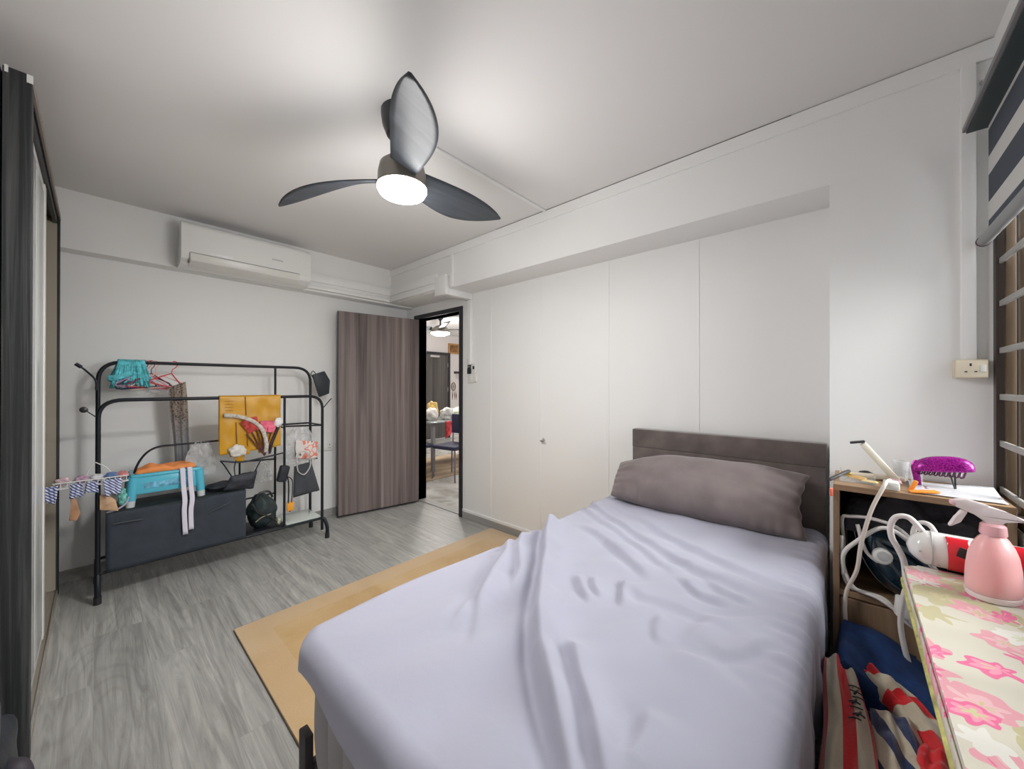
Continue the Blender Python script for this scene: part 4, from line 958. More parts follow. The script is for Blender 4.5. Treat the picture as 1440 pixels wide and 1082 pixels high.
# coiled hose loops in the shelf and spilling over
def cable(lab, paths, r, mat, name='power_cable', grp=None, cat='cable'):
    b = nb()
    for p in paths: tube(b, smooth_path(p, 8), r, 8)
    return tag(obj(name, b, mat, angle=180), lab, cat, grp)
cable('thick white steam hose coiled around the teal iron', [
 [(1.93, .018, .70), (1.885, .022, .80), (1.88, .0, .815), (1.88, -.06, .82), (1.87, -.13, .80), (1.86, -.19, .72), (1.855, -.215, .62)],
 [(1.93, .018, .70), (1.88, .022, .62), (1.865, .005, .565), (1.86, -.03, .556), (1.845, -.09, .555), (1.83, -.14, .505), (1.83, -.20, .475), (1.83, -.30, .455)],
 [(1.87, .024, .74), (1.862, .020, .64), (1.855, -.01, .565), (1.84, -.07, .556), (1.83, -.12, .53), (1.825, -.16, .50)],
 [(1.88, -.02, .79), (1.865, -.045, .70), (1.86, -.11, .655), (1.86, -.17, .615), (1.87, -.22, .60)]], .0062, cable_w, 'steam_hose', cat='hose')
cable('white cable hanging from the plug on the cabinet top down past the shelf', [
 [(1.90, -.105, .963), (1.86, -.095, .962), (1.835, -.085, .945), (1.828, -.055, .86), (1.828, -.03, .74), (1.828, -.018, .64), (1.828, .008, .56), (1.826, .014, .50), (1.826, .012, .44)]], .0065, cable_c)
cable('white looping cable between the teal iron and the adaptor', [
 [(1.86, .018, .60), (1.85, .018, .68), (1.845, -.02, .74), (1.84, -.075, .80), (1.84, -.115, .80), (1.86, -.16, .76)],
 [(1.86, -.235, .66), (1.80, -.19, .73), (1.795, -.155, .80), (1.80, -.165, .85), (1.78, -.19, .855), (1.72, -.205, .82)]], .0072, cable_w)
b = nb(); obox(b, (1.80, -.135, .565), (.035, .045, .065), (.1, .1, .2), .006)
ad = tag(obj('plug_adaptor', b, white_plastic), 'white plug adaptor dangling under the ironing board corner', 'adaptor')
cable('white cable running from the dangling adaptor down onto the striped clothes', [
 [(1.80, -.145, .595), (1.775, -.148, .63), (1.755, -.135, .645), (1.75, -.126, .60), (1.752, -.122, .52), (1.75, -.135, .43), (1.75, -.155, .36), (1.735, -.168, .31)]], .0075, cable_w)

# ---- things on the cabinet top ----
tz = CZ
pl = thing('power_plug', 'white moulded plug at the front edge of the cabinet top', 'plug', (1.88, -.10, tz))
b = nb(); box(b, 1.852, 1.90, -.128, -.088, tz+.0005, tz+.030, .005); obj('body', b, white_plastic, pl)
b = nb()
for y in (-.118, -.098): tube(b, [(1.90, y, tz+.015), (1.92, y, tz+.015)], .003, 6)
obj('pins', b, chrome, pl)
hs = thing('hair_straightener', 'cream hair straightener propped open on the cabinet top', 'hair straightener', (2.03, -.09, tz))
b = nb(); obox(b, (2.03, -.085, tz+.072), (.030, .022, .165), (math.radians(-36), 0, 0), .006); obj('upper_arm', b, M('cream_gloss', (.80, .76, .64), .3), hs)
b = nb(); obox(b, (2.035, -.075, tz+.012), (.032, .16, .018), (0, 0, .12), .006); obj('lower_arm', b, M('beige_gloss', (.70, .62, .50), .35), hs)
b = nb(); obox(b, (2.03, -.022, tz+.142), (.030, .045, .008), (math.radians(-12), 0, 0), .002); obj('plate_tip', b, black_plastic, hs)
b = nb(); obox(b, (1.92, .030, tz+.021), (.10, .012, .012), (0, math.radians(-18), math.radians(-38)), .004)
tag(obj('comb', b, M('dark_comb', (.05, .045, .045), .4)), 'dark comb leaning on the left corner of the cabinet top', 'comb')
tr3 = thing('clear_tray', 'clear plastic tray of small oddments on the left of the cabinet top', 'tray', (1.98, -.02, tz))
b = nb()
for y0, y1 in ((-.07, .03),):
    box(b, 1.91, 2.10, y0, y1, tz+.0005, tz+.003); box(b, 1.91, 2.10, y1-.002, y1, tz+.003, tz+.024); box(b, 1.91, 2.10, y0, y0+.002, tz+.003, tz+.024); box(b, 1.91, 1.912, y0, y1, tz+.003, tz+.024)
obj('basin', b, film, tr3, smooth=False)
for i, (x, y, m_, s_, lab) in enumerate(((1.94, -.02, M('amber', (.60, .33, .05), .3), (.010, .028, .008), 'small amber oddment in the clear tray'), (1.99, .008, M('gold_clip', (.55, .38, .08), .3, metal=.6), (.008, .014, .012), 'small gold clip in the clear tray'), (2.06, -.045, M('black_clip', (.02, .02, .02), .4), (.006, .022, .010), 'small black clip at the back of the clear tray'), (1.93, -.055, M('yellow_pad', (.80, .62, .25), .6), (.018, .022, .004), 'yellow pad at the front of the clear tray'))):
    blob_cloth('oddment', lab, 'oddment', (x, y, tz+.004+s_[2]*1.25), (s_[0], s_[1], s_[2]), m_, i*2.7+1)
# clear cups
def cup(x, y, r, h, lab, tilt=0):
    b = nb(); mt = Matrix.Translation((x, y, tz+.001)) @ Matrix.Rotation(tilt, 4, 'X')
    lathe(b, [(r*.8, 0), (r, h), (r*.92, h), (r*.72, .004), (0, .004)], 24, mt)
    tag(obj('clear_cup', b, film), lab, 'cup')
cup(2.08, -.145, .024, .075, 'clear plastic cup behind the white plug')
cup(2.05, -.185, .018, .055, 'small clear cup beside the purple hair claw')
blob_cloth('hair_tie', 'pinkish hair tie beside the white plug', 'hair tie', (1.96, -.118, tz+.014), (.018, .022, .010), M('mauve_floral', (.50, .30, .30), .7, var=(80, .5)), 8.8)
# magenta glitter hair claw
hc = thing('hair_claw', 'large glittery magenta hair claw standing on the cabinet top', 'hair claw', (2.0, -.24, tz))
gm = M('magenta_glitter', (.42, .015, .30), .3, metal=.35); N, L, P_ = nodes_of(gm)
tc = N.new('ShaderNodeTexCoord'); vo = N.new('ShaderNodeTexVoronoi'); vo.inputs['Scale'].default_value = 240; L.new(tc.outputs['Object'], vo.inputs['Vector'])
rp = ramp(N, [(.0, (.85, .06, .55)), (.35, (.42, .01, .32)), (.8, (.16, .0, .14))]); L.new(vo.outputs['Distance'], rp.inputs[0]); L.new(rp.outputs[0], P_.inputs['Base Color'])
cy_, cx_ = -.243, 2.00
for s in (-1, 1):
    def shell(u, v, s=s):
        a = -1+2*u; arch = 1-abs(a)**2.6
        y = cy_-a*.072; z0 = tz+.075+.008*a
        ht = .040*max(arch, 0)**.5
        ph = v*PI*.52
        return Vector((cx_+s*(.030*math.sin(ph)*max(arch, 0)**.35+.002), y, z0+ht*math.cos(ph)-.006*v))
    b = nb(); grid(b, shell, 36, 10, uv=False); obj('claw_half', b, gm, hc, solid=.004, angle=180)
    b = nb()
    for k in range(9):
        y = cy_-.048+k*.012; tube(b, [(cx_+s*.028, y, tz+.072), (cx_+s*.022, y+.004, tz+.052), (cx_+s*.010, y+.008, tz+.048)], .0028, 6)
    obj('teeth', b, M('dark_claw_teeth', (.08, .01, .06), .35), hc)
b = nb(); tube(b, smooth_path([(cx_, cy_+.060, tz+.094), (cx_-.004, cy_+.068, tz+.07), (cx_-.002, cy_+.062, tz+.03), (cx_, cy_+.060, tz+.003)]), .010, 10, flat=.6); obj('leg', b, gm, hc)
b = nb(); tube(b, [(cx_, cy_-.028, tz+.055), (cx_, cy_-.030, tz+.003)], .0025, 6); tube(b, [(cx_, cy_-.018, tz+.055), (cx_-.01, cy_-.028, tz+.003)], .0025, 6); obj('spring', b, black_plastic, hc)
# white paper sheet with print and orange strip
b = nb(); grid(b, lambda u, v: Vector((1.865+.22*v+.0*u, -.155-.205*u-.01*v, tz+.004+.004*math.sin(u*5)*math.sin(v*4)+.006*u*v)), 16, 16, uv=False)
pp = tag(obj('plastic_folder', b, M('white_folder', (.66, .67, .70), .25), angle=180, solid=.002), 'white printed folder lying flat at the right of the cabinet top', 'folder')
b = nb(); grid(b, lambda u, v: Vector((1.93+.05*v, -.195-.06*u, tz+.0085+.0*u)), 2, 2, uv=False); obj('pink_print', b, M('faded_pink', (.62, .36, .42), .5), pp, solid=.0006, label='faded pink printed patch')
b = nb(); obox(b, (1.875, -.185, tz+.008), (.030, .070, .006), (math.radians(-6), 0, .25), .002); obox(b, (1.885, -.162, tz+.022), (.012, .012, .038), (math.radians(22), 0, 0), .002)
tag(obj('orange_clip', b, M('orange_plastic', (.88, .32, .04), .4)), 'orange plastic strip at the front edge beside the folder', 'clip')
b = nb(); obox(b, (1.835, .052, .905), (.018, .010, .028), (0, 0, 0), .002)
tag(obj('red_peg', b, M('coral_plastic', (.85, .22, .14), .4)), 'small coral peg clipped on the left front corner of the cabinet', 'peg')

# ---------------- ironing board ----------------
ib = thing('ironing_board', 'ironing board with pink and green floral cover beside the window', 'ironing board', (.9, -.24, 0))
IX0, IX1, IY0, IY1, IZ = .12, 1.535, -.362, -.112, .80
def floral():
    m = M('floral_cotton', (.85, .80, .62), .85, sheen=.2, bump=(200, .05, .001)); N, L, P_ = nodes_of(m)
    tc = N.new('ShaderNodeTexCoord')
    nw = N.new('ShaderNodeTexNoise'); nw.inputs['Scale'].default_value = 9; L.new(tc.outputs['Object'], nw.inputs['Vector'])
    ad_ = N.new('ShaderNodeVectorMath'); ad_.operation = 'MULTIPLY_ADD'; L.new(nw.outputs['Color'], ad_.inputs[0]); ad_.inputs[1].default_value = (.08, .08, .08); L.new(tc.outputs['Object'], ad_.inputs[2])
    def layer(scale, off, th0, th1, prev, cols, thr=.55):
        mp = N.new('ShaderNodeMapping'); mp.inputs['Location'].default_value = off; L.new(ad_.outputs[0], mp.inputs[0])
        v = N.new('ShaderNodeTexVoronoi'); v.inputs['Scale'].default_value = scale; v.inputs['Randomness'].default_value = .8; L.new(mp.outputs[0], v.inputs['Vector'])
        # petals: modulate the radius by angle around each flower centre
        sub = N.new('ShaderNodeVectorMath'); sub.operation = 'SUBTRACT'
        scm = N.new('ShaderNodeVectorMath'); scm.operation = 'SCALE'; scm.inputs['Scale'].default_value = scale
        L.new(mp.outputs[0], sub.inputs[0]); L.new(v.outputs['Position'], sub.inputs[1])
        s2 = N.new('ShaderNodeSeparateXYZ'); L.new(sub.outputs[0], s2.inputs[0])
        at_ = N.new('ShaderNodeMath'); at_.operation = 'ARCTAN2'; L.new(s2.outputs['Y'], at_.inputs[0]); L.new(s2.outputs['X'], at_.inputs[1])
        m5 = N.new('ShaderNodeMath'); m5.operation = 'MULTIPLY'; m5.inputs[1].default_value = 6; L.new(at_.outputs[0], m5.inputs[0])
        sn = N.new('ShaderNodeMath'); sn.operation = 'SINE'; L.new(m5.outputs[0], sn.inputs[0])
        ab = N.new('ShaderNodeMath'); ab.operation = 'MULTIPLY_ADD'; ab.inputs[1].default_value = .06; L.new(sn.outputs[0], ab.inputs[0]); L.new(v.outputs['Distance'], ab.inputs[2])
        sc3 = N.new('ShaderNodeSeparateColor'); L.new(v.outputs['Color'], sc3.inputs[0])
        r = ramp(N, [(0, cols[2]), (.10, cols[1]), (.22, cols[0]), (th0, cols[0])], 'CONSTANT'); L.new(ab.outputs[0], r.inputs[0])
        lt = N.new('ShaderNodeMath'); lt.operation = 'LESS_THAN'; lt.inputs[1].default_value = th1; L.new(ab.outputs[0], lt.inputs[0])
        g = N.new('ShaderNodeMath'); g.operation = 'GREATER_THAN'; g.inputs[1].default_value = thr; L.new(sc3.outputs[0], g.inputs[0])
        mu = N.new('ShaderNodeMath'); mu.operation = 'MULTIPLY'; L.new(lt.outputs[0], mu.inputs[0]); L.new(g.outputs[0], mu.inputs[1])
        mx = N.new('ShaderNodeMixRGB'); L.new(mu.outputs[0], mx.inputs[0])
        if isinstance(prev, tuple): mx.inputs[1].default_value = (*prev, 1)
        else: L.new(prev.outputs[0], mx.inputs[1])
        L.new(r.outputs[0], mx.inputs[2]); return mx
    a = layer(10, (0, 0, .1), .5, .52, (.64, .60, .50), [(.52, .47, .27), (.60, .52, .31), (.42, .43, .20)], .45)
    c = layer(10, (3.3, 1.2, .3), .4, .40, a, [(.74, .33, .38), (.78, .46, .48), (.58, .50, .25)], .12)
    d = layer(12, (7.1, 4.2, .6), .3, .34, c, [(.78, .14, .30), (.86, .30, .42), (.60, .60, .30)], .60)
    e = layer(10, (1.7, 9.2, .2), .3, .33, d, [(.74, .72, .66), (.74, .72, .66), (.62, .62, .44)], .55)
    L.new(e.outputs[0], P_.inputs['Base Color']); return m
flor = floral()
b = nb()
def rr_poly(x0, x1, y0, y1, r, n=8):
    out = []
    for cx2, cy2, a0 in ((x1-r, y1-r, 0), (x0+r, y1-r, 90), (x0+r, y0+r, 180), (x1-r, y0+r, 270)):
        for k in range(n+1):
            a = math.radians(a0+90*k/n); out.append((cx2+r*math.cos(a), cy2+r*math.sin(a)))
    return out
prism(b, rr_poly(IX0, IX1, IY0, IY1, .028), .028, Matrix.Translation((0, 0, IZ-.028)), .009); obj('padded_top', b, flor, ib, angle=70)
b = nb(); pr = rr_poly(IX0-.001, IX1+.001, IY0-.001, IY1+.002, .028)
P3 = [(x, y, IZ-.012) for x, y in pr]
for i in range(len(P3)): pass
grid(b, lambda u, v: Vector(P3[int(round(u*len(P3))) % len(P3)])+Vector((0, .0, -.028*v+.003*math.sin(u*160)*v)), len(P3), 2, uv=False); obj('cover_skirt', b, flor, ib, solid=.002, angle=180)
b = nb(); tube(b, [(x, y, IZ-.041) for x, y in pr], .006, 6, closed=True); obj('piping', b, M('olive_pink_piping', (.50, .48, .16), .7, var=(22, .6)), ib)
legm = M('grey_tube_steel', (.45, .45, .46), .35, metal=.6)
b = nb(); box(b, IX0+.03, IX1-.03, IY0+.02, IY1-.02, IZ-.042, IZ-.030); obj('deck', b, legm, ib, smooth=False)
for x0, x1 in ((.20, .56), (.78, .20)):
    b = nb(); tube(b, [(x0, -.24, IZ-.045), (x1, -.24, .03)], .011, 10); l_ = obj('leg', b, legm, ib)
    b = nb(); tube(b, [(x1, -.35, .013), (x1, -.13, .013)], .012, 10); obj('foot_bar', b, legm, l_)

# ---------------- spray bottle ----------------
sp_ = thing('spray_bottle', 'pink translucent trigger spray bottle standing on the ironing board', 'spray bottle', (1.425, -.252, IZ))
pinkb = M('pink_translucent', (.90, .50, .50), .35, spec=.4); N, L, P_ = nodes_of(pinkb); P_.inputs['Subsurface Weight'].default_value = .7; P_.inputs['Subsurface Radius'].default_value = (.06, .03, .03); P_.inputs['Subsurface Scale'].default_value = .6
whiteb = M('pale_pink_white', (.84, .74, .74), .35)
T2 = Matrix.Translation((1.425, -.252, IZ)) @ Matrix.Rotation(math.radians(-30), 4, 'Z')
b = nb(); lathe(b, [(0, .012), (.053, .014), (.0545, .022), (.054, .045), (.0525, .07), (.048, .10), (.040, .122), (.030, .138), (.0215, .147), (.0195, .152), (.0195, .158), (0, .158)], 40, T2, .78); obj('bottle', b, pinkb, sp_)
b = nb(); lathe(b, [(0, .0004), (.051, .0004), (.0548, .004), (.0552, .014), (.0546, .0145), (0, .0145)], 40, T2, .78); obj('base_band', b, whiteb, sp_)
b = nb(); lathe(b, [(0, .148), (.021, .148), (.022, .151), (.0205, .170), (.0165, .174), (0, .174)], 28, T2)
obj('collar', b, M('pink_collar', (.88, .48, .52), .35), sp_)
T3 = Matrix.Translation((1.425, -.252, IZ)) @ Matrix.Rotation(math.radians(100), 4, 'Z')
def hp(pts, w, name, mat, parent):
    b = nb(); prism(b, pts, w, T3 @ Matrix(((1, 0, 0, 0), (0, 0, 1, -w/2), (0, 1, 0, 0), (0, 0, 0, 1))), .004); return obj(name, b, mat, parent)
hd = hp([(-.012, .170), (.012, .170), (.015, .184), (.030, .191), (.048, .199), (.062, .205), (.065, .222), (.045, .227), (.010, .217), (-.020, .201), (-.054, .190), (-.054, .185), (-.024, .187), (-.012, .184)], .018, 'spray_head', whiteb, sp_)
hp([(.060, .207), (.070, .209), (.071, .220), (.062, .222)], .016, 'nozzle', M('pink_nozzle', (.85, .55, .60), .35), hd)
hp([(.040, .196), (.052, .200), (.062, .180), (.074, .158), (.070, .154), (.052, .168)], .012, 'trigger', whiteb, sp_)

# white and red iron resting on the board's far end
wr = thing('travel_iron', 'white and red iron lying behind the spray bottle', 'iron', (1.53, -.22, IZ))
wm = M('gloss_white', (.76, .75, .73), .2, coat=.4); rm = M('gloss_red', (.72, .015, .03), .2, coat=.5)
b = nb()
def irb(u, v):
    t = u; y = -.118-.232*t; a = 2*PI*v
    ry = .046*min(1, (t/.16))**.45 if t < .16 else .046
    w = .040*(min(1, t/.10)**.5)*(1-max(0, t-.75)*1.2)
    return Vector((1.545+w*math.cos(a), y, IZ+.052+ry*math.sin(a)*(1 if math.sin(a) > 0 else 1.0)))
grid(b, irb, 40, 28, uv=False); bmesh.ops.remove_doubles(b, verts=b.verts, dist=.0005); obj('body', b, wm, wr, angle=180)
b = nb(); grid(b, lambda u, v: Vector((1.545+.0415*math.cos(PI*.62+PI*.78*v), -.190-.040*u-.004*v, IZ+.052+.047*math.sin(PI*.62+PI*.78*v))), 10, 16, uv=False)
grid(b, lambda u, v: Vector((1.545+.0415*(1-max(0, .31+.69*u-.75)*1.2)*math.cos(PI*.55+PI*.80*v), -.262-.086*u, IZ+.052+.047*math.sin(PI*.55+PI*.80*v))), 10, 16, uv=False)
obj('red_panel', b, rm, wr, solid=.002, angle=180, label='red side panel')
b = nb(); obox(b, (1.505, -.218, IZ+.066), (.006, .020, .026), (.3, 0, 0), .002); obj('dark_window', b, black_plastic, wr)
b = nb(); tube(b, [Vector((1.545+.0412*math.cos(a), -.165, IZ+.052+.0468*math.sin(a))) for a in [PI*.45+PI*.95*k/14 for k in range(15)]], .0014, 6); obj('seam', b, grey_plastic, wr)
b = nb()
for y, z in ((-.142, .05), (-.175, .022)): lathe(b, [(.0025, 0), (.0025, .001), (0, .001)], 10, Matrix.Translation((1.5055, y, IZ+z)) @ Matrix.Rotation(-PI/2, 4, 'Y'))
obj('screw', b, grey_plastic, wr)
cable('thick white cord looping out of the heel of the white and red iron', [
 [(1.545, -.150, IZ+.095), (1.55, -.125, IZ+.125), (1.55, -.100, IZ+.122), (1.55, -.088, IZ+.095), (1.552, -.090, IZ+.06), (1.555, -.103, IZ+.03), (1.558, -.115, IZ-.005), (1.57, -.12, IZ-.06)]], .0075, cable_w)

# ---------------- clothes on the floor between bed and board ----------------
navy = M('navy_quilt', (.006, .032, .12), .9, var=(30, .3), bump=(90, .3, .003))
def hump(x0, x1, y0, y1, zf, seed, nx_=50, ny_=40, z0=.002):
    # cloth heap: top surface from zf(u,v) with sides falling to z0
    b = nb()
    def f(u, v):
        eu = min(1, min(u, 1-u)/.08); ev = min(1, min(v, 1-v)/.10); e = (eu*(2-eu))*(ev*(2-ev))
        x = x0+(x1-x0)*u; y = y0+(y1-y0)*v
        return Vector((x, y, z0+(zf(x, y)-z0)*e**.8+.010*nz(x*9, y*9, seed)*e+.018*nz(x*4, y*5, seed+5)*e))
    grid(b, f, nx_, ny_); return b
zf = lambda x, y: .425+(.40-.425)*0-(.047-y)*.36
tag(obj('quilt', hump(1.50, 1.838, -.345, .056, lambda x, y: .472-(.05-y)*.30+.02*math.sin(x*17)*math.sin(y*22), 4.0, z0=.004), navy, angle=180), 'dark blue quilt heaped against the cabinet front', 'quilt')
def stripe_mat(name, scale, rot, c1, c2, dist=.6, navy_patch=False, duty=.45, loc=(0,0,0)):
    m = M(name, c1, .9, bump=(150, .4, .002), sheen=.3); N, L, P_ = nodes_of(m)
    tc = N.new('ShaderNodeTexCoord'); mp = N.new('ShaderNodeMapping'); mp.inputs['Rotation'].default_value = (0, 0, rot); mp.inputs['Location'].default_value = loc
    L.new(tc.outputs['UV'], mp.inputs[0])
    wv = N.new('ShaderNodeTexWave'); wv.inputs['Scale'].default_value = scale; wv.inputs['Distortion'].default_value = dist; wv.inputs['Detail'].default_value = 1; wv.inputs['Detail Scale'].default_value = 1.2
    L.new(mp.outputs[0], wv.inputs['Vector'])
    r = ramp(N, [(0, c1), (duty, c2)], 'CONSTANT'); L.new(wv.outputs['Fac'], r.inputs[0]); last = r
    if navy_patch:
        n = N.new('ShaderNodeTexNoise'); n.inputs['Scale'].default_value = 2.3; n.inputs['Detail'].default_value = 0; L.new(tc.outputs['UV'], n.inputs['Vector'])
        g = N.new('ShaderNodeMath'); g.operation = 'GREATER_THAN'; g.inputs[1].default_value = .56; L.new(n.outputs['Fac'], g.inputs[0])
        mx = N.new('ShaderNodeMixRGB'); L.new(g.outputs[0], mx.inputs[0]); L.new(r.outputs[0], mx.inputs[1]); mx.inputs[2].default_value = (.015, .03, .10, 1); last = mx
    L.new(last.outputs[0], P_.inputs['Base Color']); return m
RED, CRM = (.62, .012, .018), (.55, .48, .36)
# striped towel: follows the bed side; stripes run along its length
def path_cloth(center, halfw, zc, bulge, seed, nu=60, nv=26, wr=.006):
    P = smooth_path(center, 10); b = nb(); n = len(P)
    def f(u, v):
        k = u*(n-1); i = min(n-2, int(k)); p = P[i].lerp(P[i+1], k-i); t = (P[min(i+1, n-1)]-P[i]); t.z = 0; t.normalize(); nr = Vector((-t.y, t.x, 0))
        s = 2*v-1; hw = halfw[0]+(halfw[1]-halfw[0])*u; e = max(0, 1-abs(s)**2.4)**.5*min(1, min(u, 1-u)/.07)**.5
        z = p.z+bulge*e+wr*nz(u*8, v*5, seed)*e*2+wr*math.sin(v*15+u*4+seed)*e
        return Vector((p.x, p.y, z))+nr*hw*s*(1+.12*nz(u*4, s, seed))
    grid(b, f, nu, nv)
    grid(b, lambda u, v: f(u, v) if min(u, v, 1-u, 1-v) <= 1e-6 else Vector((f(u, v).x, f(u, v).y, f(u, v).z-(bulge+.02)*(max(0, 1-abs(2*v-1)**2.4)**.5)*min(1, min(u, 1-u)/.07)**.5)), nu, nv)
    bmesh.ops.remove_doubles(b, verts=b.verts, dist=.0003); return b
# base garment heap, cream with red and navy
tag(obj('clothes_heap', hump(.62, 1.56, -.345, .058, lambda x, y: .385+.03*math.sin(x*9+1)*math.sin(y*13)-(.05-y)*.05, 9.0, 80, 40), stripe_mat('navy_cream_cloth', 2.2, .4, (.018, .035, .11), (.50, .46, .38), 2.5, False, .62), angle=180), 'heap of navy and cream laundry on the floor between bed and ironing board', 'laundry')
t1 = obj('striped_towel', path_cloth([(1.62, .025, .400), (1.48, .020, .415), (1.30, .005, .420), (1.10, .0, .42), (.90, -.005, .42), (.72, -.005, .42)], (.040, .062), 0, .040, 2.0, wr=.009), stripe_mat('red_cream_lengthwise', .62, 1.5708, RED, CRM, .9, False, .42), angle=180)
tag(t1, 'red and cream striped towel bunched along the side of the bed', 'towel')
t2 = obj('striped_sleeve', path_cloth([(1.60, -.028, .385), (1.56, -.075, .395), (1.52, -.125, .375), (1.42, -.165, .375), (1.30, -.19, .38)], (.04, .045), 0, .050, 5.0), stripe_mat('red_cream_crosswise', .85, .2, RED, CRM, 1.4, False, .40), angle=180)
tag(t2, 'red and cream hooped sleeve curling over the laundry heap', 'sleeve')
t3 = obj('striped_shirt', path_cloth([(1.46, -.085, .395), (1.30, -.095, .40), (1.12, -.105, .405), (.92, -.10, .41)], (.045, .075), 0, .03, 8.0), stripe_mat('navy_red_cream', .9, .75, (.016, .03, .10), CRM, 2.2, False, .5), angle=180)
tag(t3, 'navy and cream shirt lying between the towel and the hooped sleeve', 'shirt')
t4 = obj('red_cloth', path_cloth([(1.35, -.155, .40), (1.24, -.15, .405), (1.10, -.165, .405)], (.035, .05), 0, .045, 11.0), M('bright_red_cotton', (.66, .01, .015), .85, sheen=.3), angle=180)
tag(t4, 'bright red cloth bunched under the edge of the ironing board', 'cloth')
blob_cloth('fleece_toy', 'grey fleecy bundle beneath the edge of the ironing board', 'fleece', (1.30, -.235, .43), (.07, .045, .045), M('grey_fleece', (.34, .33, .31), .95, bump=(160, 1, .006), var=(40, .3)), 12.2)
b = nb(); rs = random.Random(11)
for k in range(7):
    x = 1.40-.022*k; y = -.008-.004*(k % 3); z = .474
    tube(b, smooth_path([(x+rs.uniform(-.006, .006), y+.012, z-.004), (x, y, z), (x+rs.uniform(-.008, .008), y-.012, z-.003)]), .0032, 5, flat=.4)
    if k % 2: tube(b, [(x-.012, y+.004, z-.001), (x+.010, y-.004, z-.001)], .0026, 5)
t5 = obj('brush_lettering', b, black_plastic, None, angle=180); t5.parent = t1; t5['label'] = 'black brush-like print'
# yellow rim at the very bottom
b = nb(); tube(b, smooth_path([(1.07, -.055, .462), (1.085, -.085, .468), (1.08, -.12, .466), (1.05, -.15, .460)]), .011, 10, flat=.5); tag(obj('lime_trim', b, M('lime_green_trim', (.55, .60, .10), .5)), 'lime green band on the shirt at the bottom edge', 'band')

# ---------------- black bag on the floor by the wardrobe ----------------
bb = thing('sports_bag', 'black bag with straps leaning at the near end of the wardrobe', 'bag', (-.20, 1.75, 0))
b = nb(); bmesh.ops.create_icosphere(b, subdivisions=4, radius=1.0)
for v in b.verts:
    d = v.co; k = 1+.10*nz(d.x*2, d.y*2, d.z*2+1)
    q = lambda t: math.copysign(abs(t)**.6, t)
    v.co = Vector((-.265+.125*k*q(d.x), 1.74+.13*k*q(d.y), .195+.192*k*q(d.z)))
obj('body', b, M('black_bag_nylon', (.018, .022, .030), .5, var=(9, .4), bump=(30, .4, .005)), bb, angle=180)
b = nb(); tube(b, smooth_path([(-.20, 1.60, .02), (-.175, 1.60, .18), (-.166, 1.61, .36), (-.170, 1.68, .40), (-.18, 1.78, .395)]), .020, 10, flat=.3); obj('shoulder_strap', b, M('slate_strap', (.05, .05, .06), .6), bb)
b = nb(); tube(b, smooth_path([(-.16, 1.70, .27), (-.132, 1.67, .26), (-.122, 1.64, .20), (-.128, 1.62, .14)]), .022, 10, flat=.6); tube(b, smooth_path([(-.122, 1.62, .15), (-.115, 1.60, .10), (-.135, 1.58, .05)]), .028, 10, flat=.5); obj('side_strap', b, M('plum_black_webbing', (.035, .03, .04), .6), bb)
b = nb(); tube(b, smooth_path([(-.26, 1.60, .30), (-.21, 1.598, .285), (-.19, 1.60, .25)]), .010, 8, flat=.4); obj('grey_piping', b, M('pale_piping', (.35, .38, .40), .5), bb)

# ---------------- the living room beyond the door ----------------
def marble():
    m = M('grey_marble', (.55, .54, .51), .18); N, L, P_ = nodes_of(m)
    tc = N.new('ShaderNodeTexCoord'); n = N.new('ShaderNodeTexNoise'); n.inputs['Scale'].default_value = 1.8; n.inputs['Detail'].default_value = 8; n.inputs['Distortion'].default_value = 1.8
    L.new(tc.outputs['Object'], n.inputs['Vector']); r = ramp(N, [(.35, (.36, .35, .32)), (.5, (.56, .55, .52)), (.7, (.64, .63, .61))]); L.new(n.outputs['Fac'], r.inputs[0]); L.new(r.outputs[0], P_.inputs['Base Color']); return m
X2 = XB+.12; LX1, LY0, LY1 = 8.0, 1.2, 7.5
b = nb(); box(b, X2-.06, LX1, LY0, LY1, -.1, -.002); struct('floor_living', b, marble())
b = nb(); box(b, X2-.12, LX1+.1, LY0-.1, YB+.1, H, H+.1); box(b, X2, LX1+.1, YB+.1, LY1+.1, H, H+.1); box(b, XL-.1, X2, YB+.1, LY1+.1, H, H+.1); struct('ceiling_living', b, ceil_paint)
lw = M('living_wall_paint', (.66, .63, .62), .6)
b = nb(); box(b, X2-.1, LX1, LY1, LY1+.1, 0, H); struct('wall_living_far', b, lw)
b = nb(); box(b, LX1, LX1+.1, LY0, LY1, 0, H); struct('wall_living_right', b, lw)
b = nb(); box(b, X2, LX1, LY0-.1, LY0, 0, H); struct('wall_living_near', b, lw)
b = nb(); box(b, X2-.1, X2, YB+.1, LY1, 0, H); struct('wall_living_left', b, lw)
# entrance door of the flat
d2 = thing('front_door', 'dark wood-grain door in a black frame across the living room', 'door', (5.55, LY1, 0))
b = nb(); box(b, 5.02, 5.90, LY1-.045, LY1-.002, .01, 2.05, .002); obj('panel', b, wood('dark_brown_laminate', [(0.3, (.035, .032, .03)), (0.5, (.07, .062, .058)), (0.7, (.12, .11, .105))], 2, 14, .02, .45, .4, .05), d2, smooth=False)
b = nb(); box(b, 4.96, 5.02, LY1-.06, LY1-.001, 0, 2.11); box(b, 5.90, 5.96, LY1-.06, LY1-.001, 0, 2.11); box(b, 5.02, 5.90, LY1-.06, LY1-.001, 2.05, 2.11); obj('frame', b, black_frame, d2, smooth=False)
for z in (.4, 1.2, 1.8):
    b = nb(); box(b, 5.885, 5.90, LY1-.052, LY1-.044, z-.05, z+.05); obj('hinge', b, chrome, d2)
b = nb(); box(b, 5.35, 5.62, LY1-.075, LY1-.045, 1.98, 2.03); obj('door_closer', b, chrome, d2)
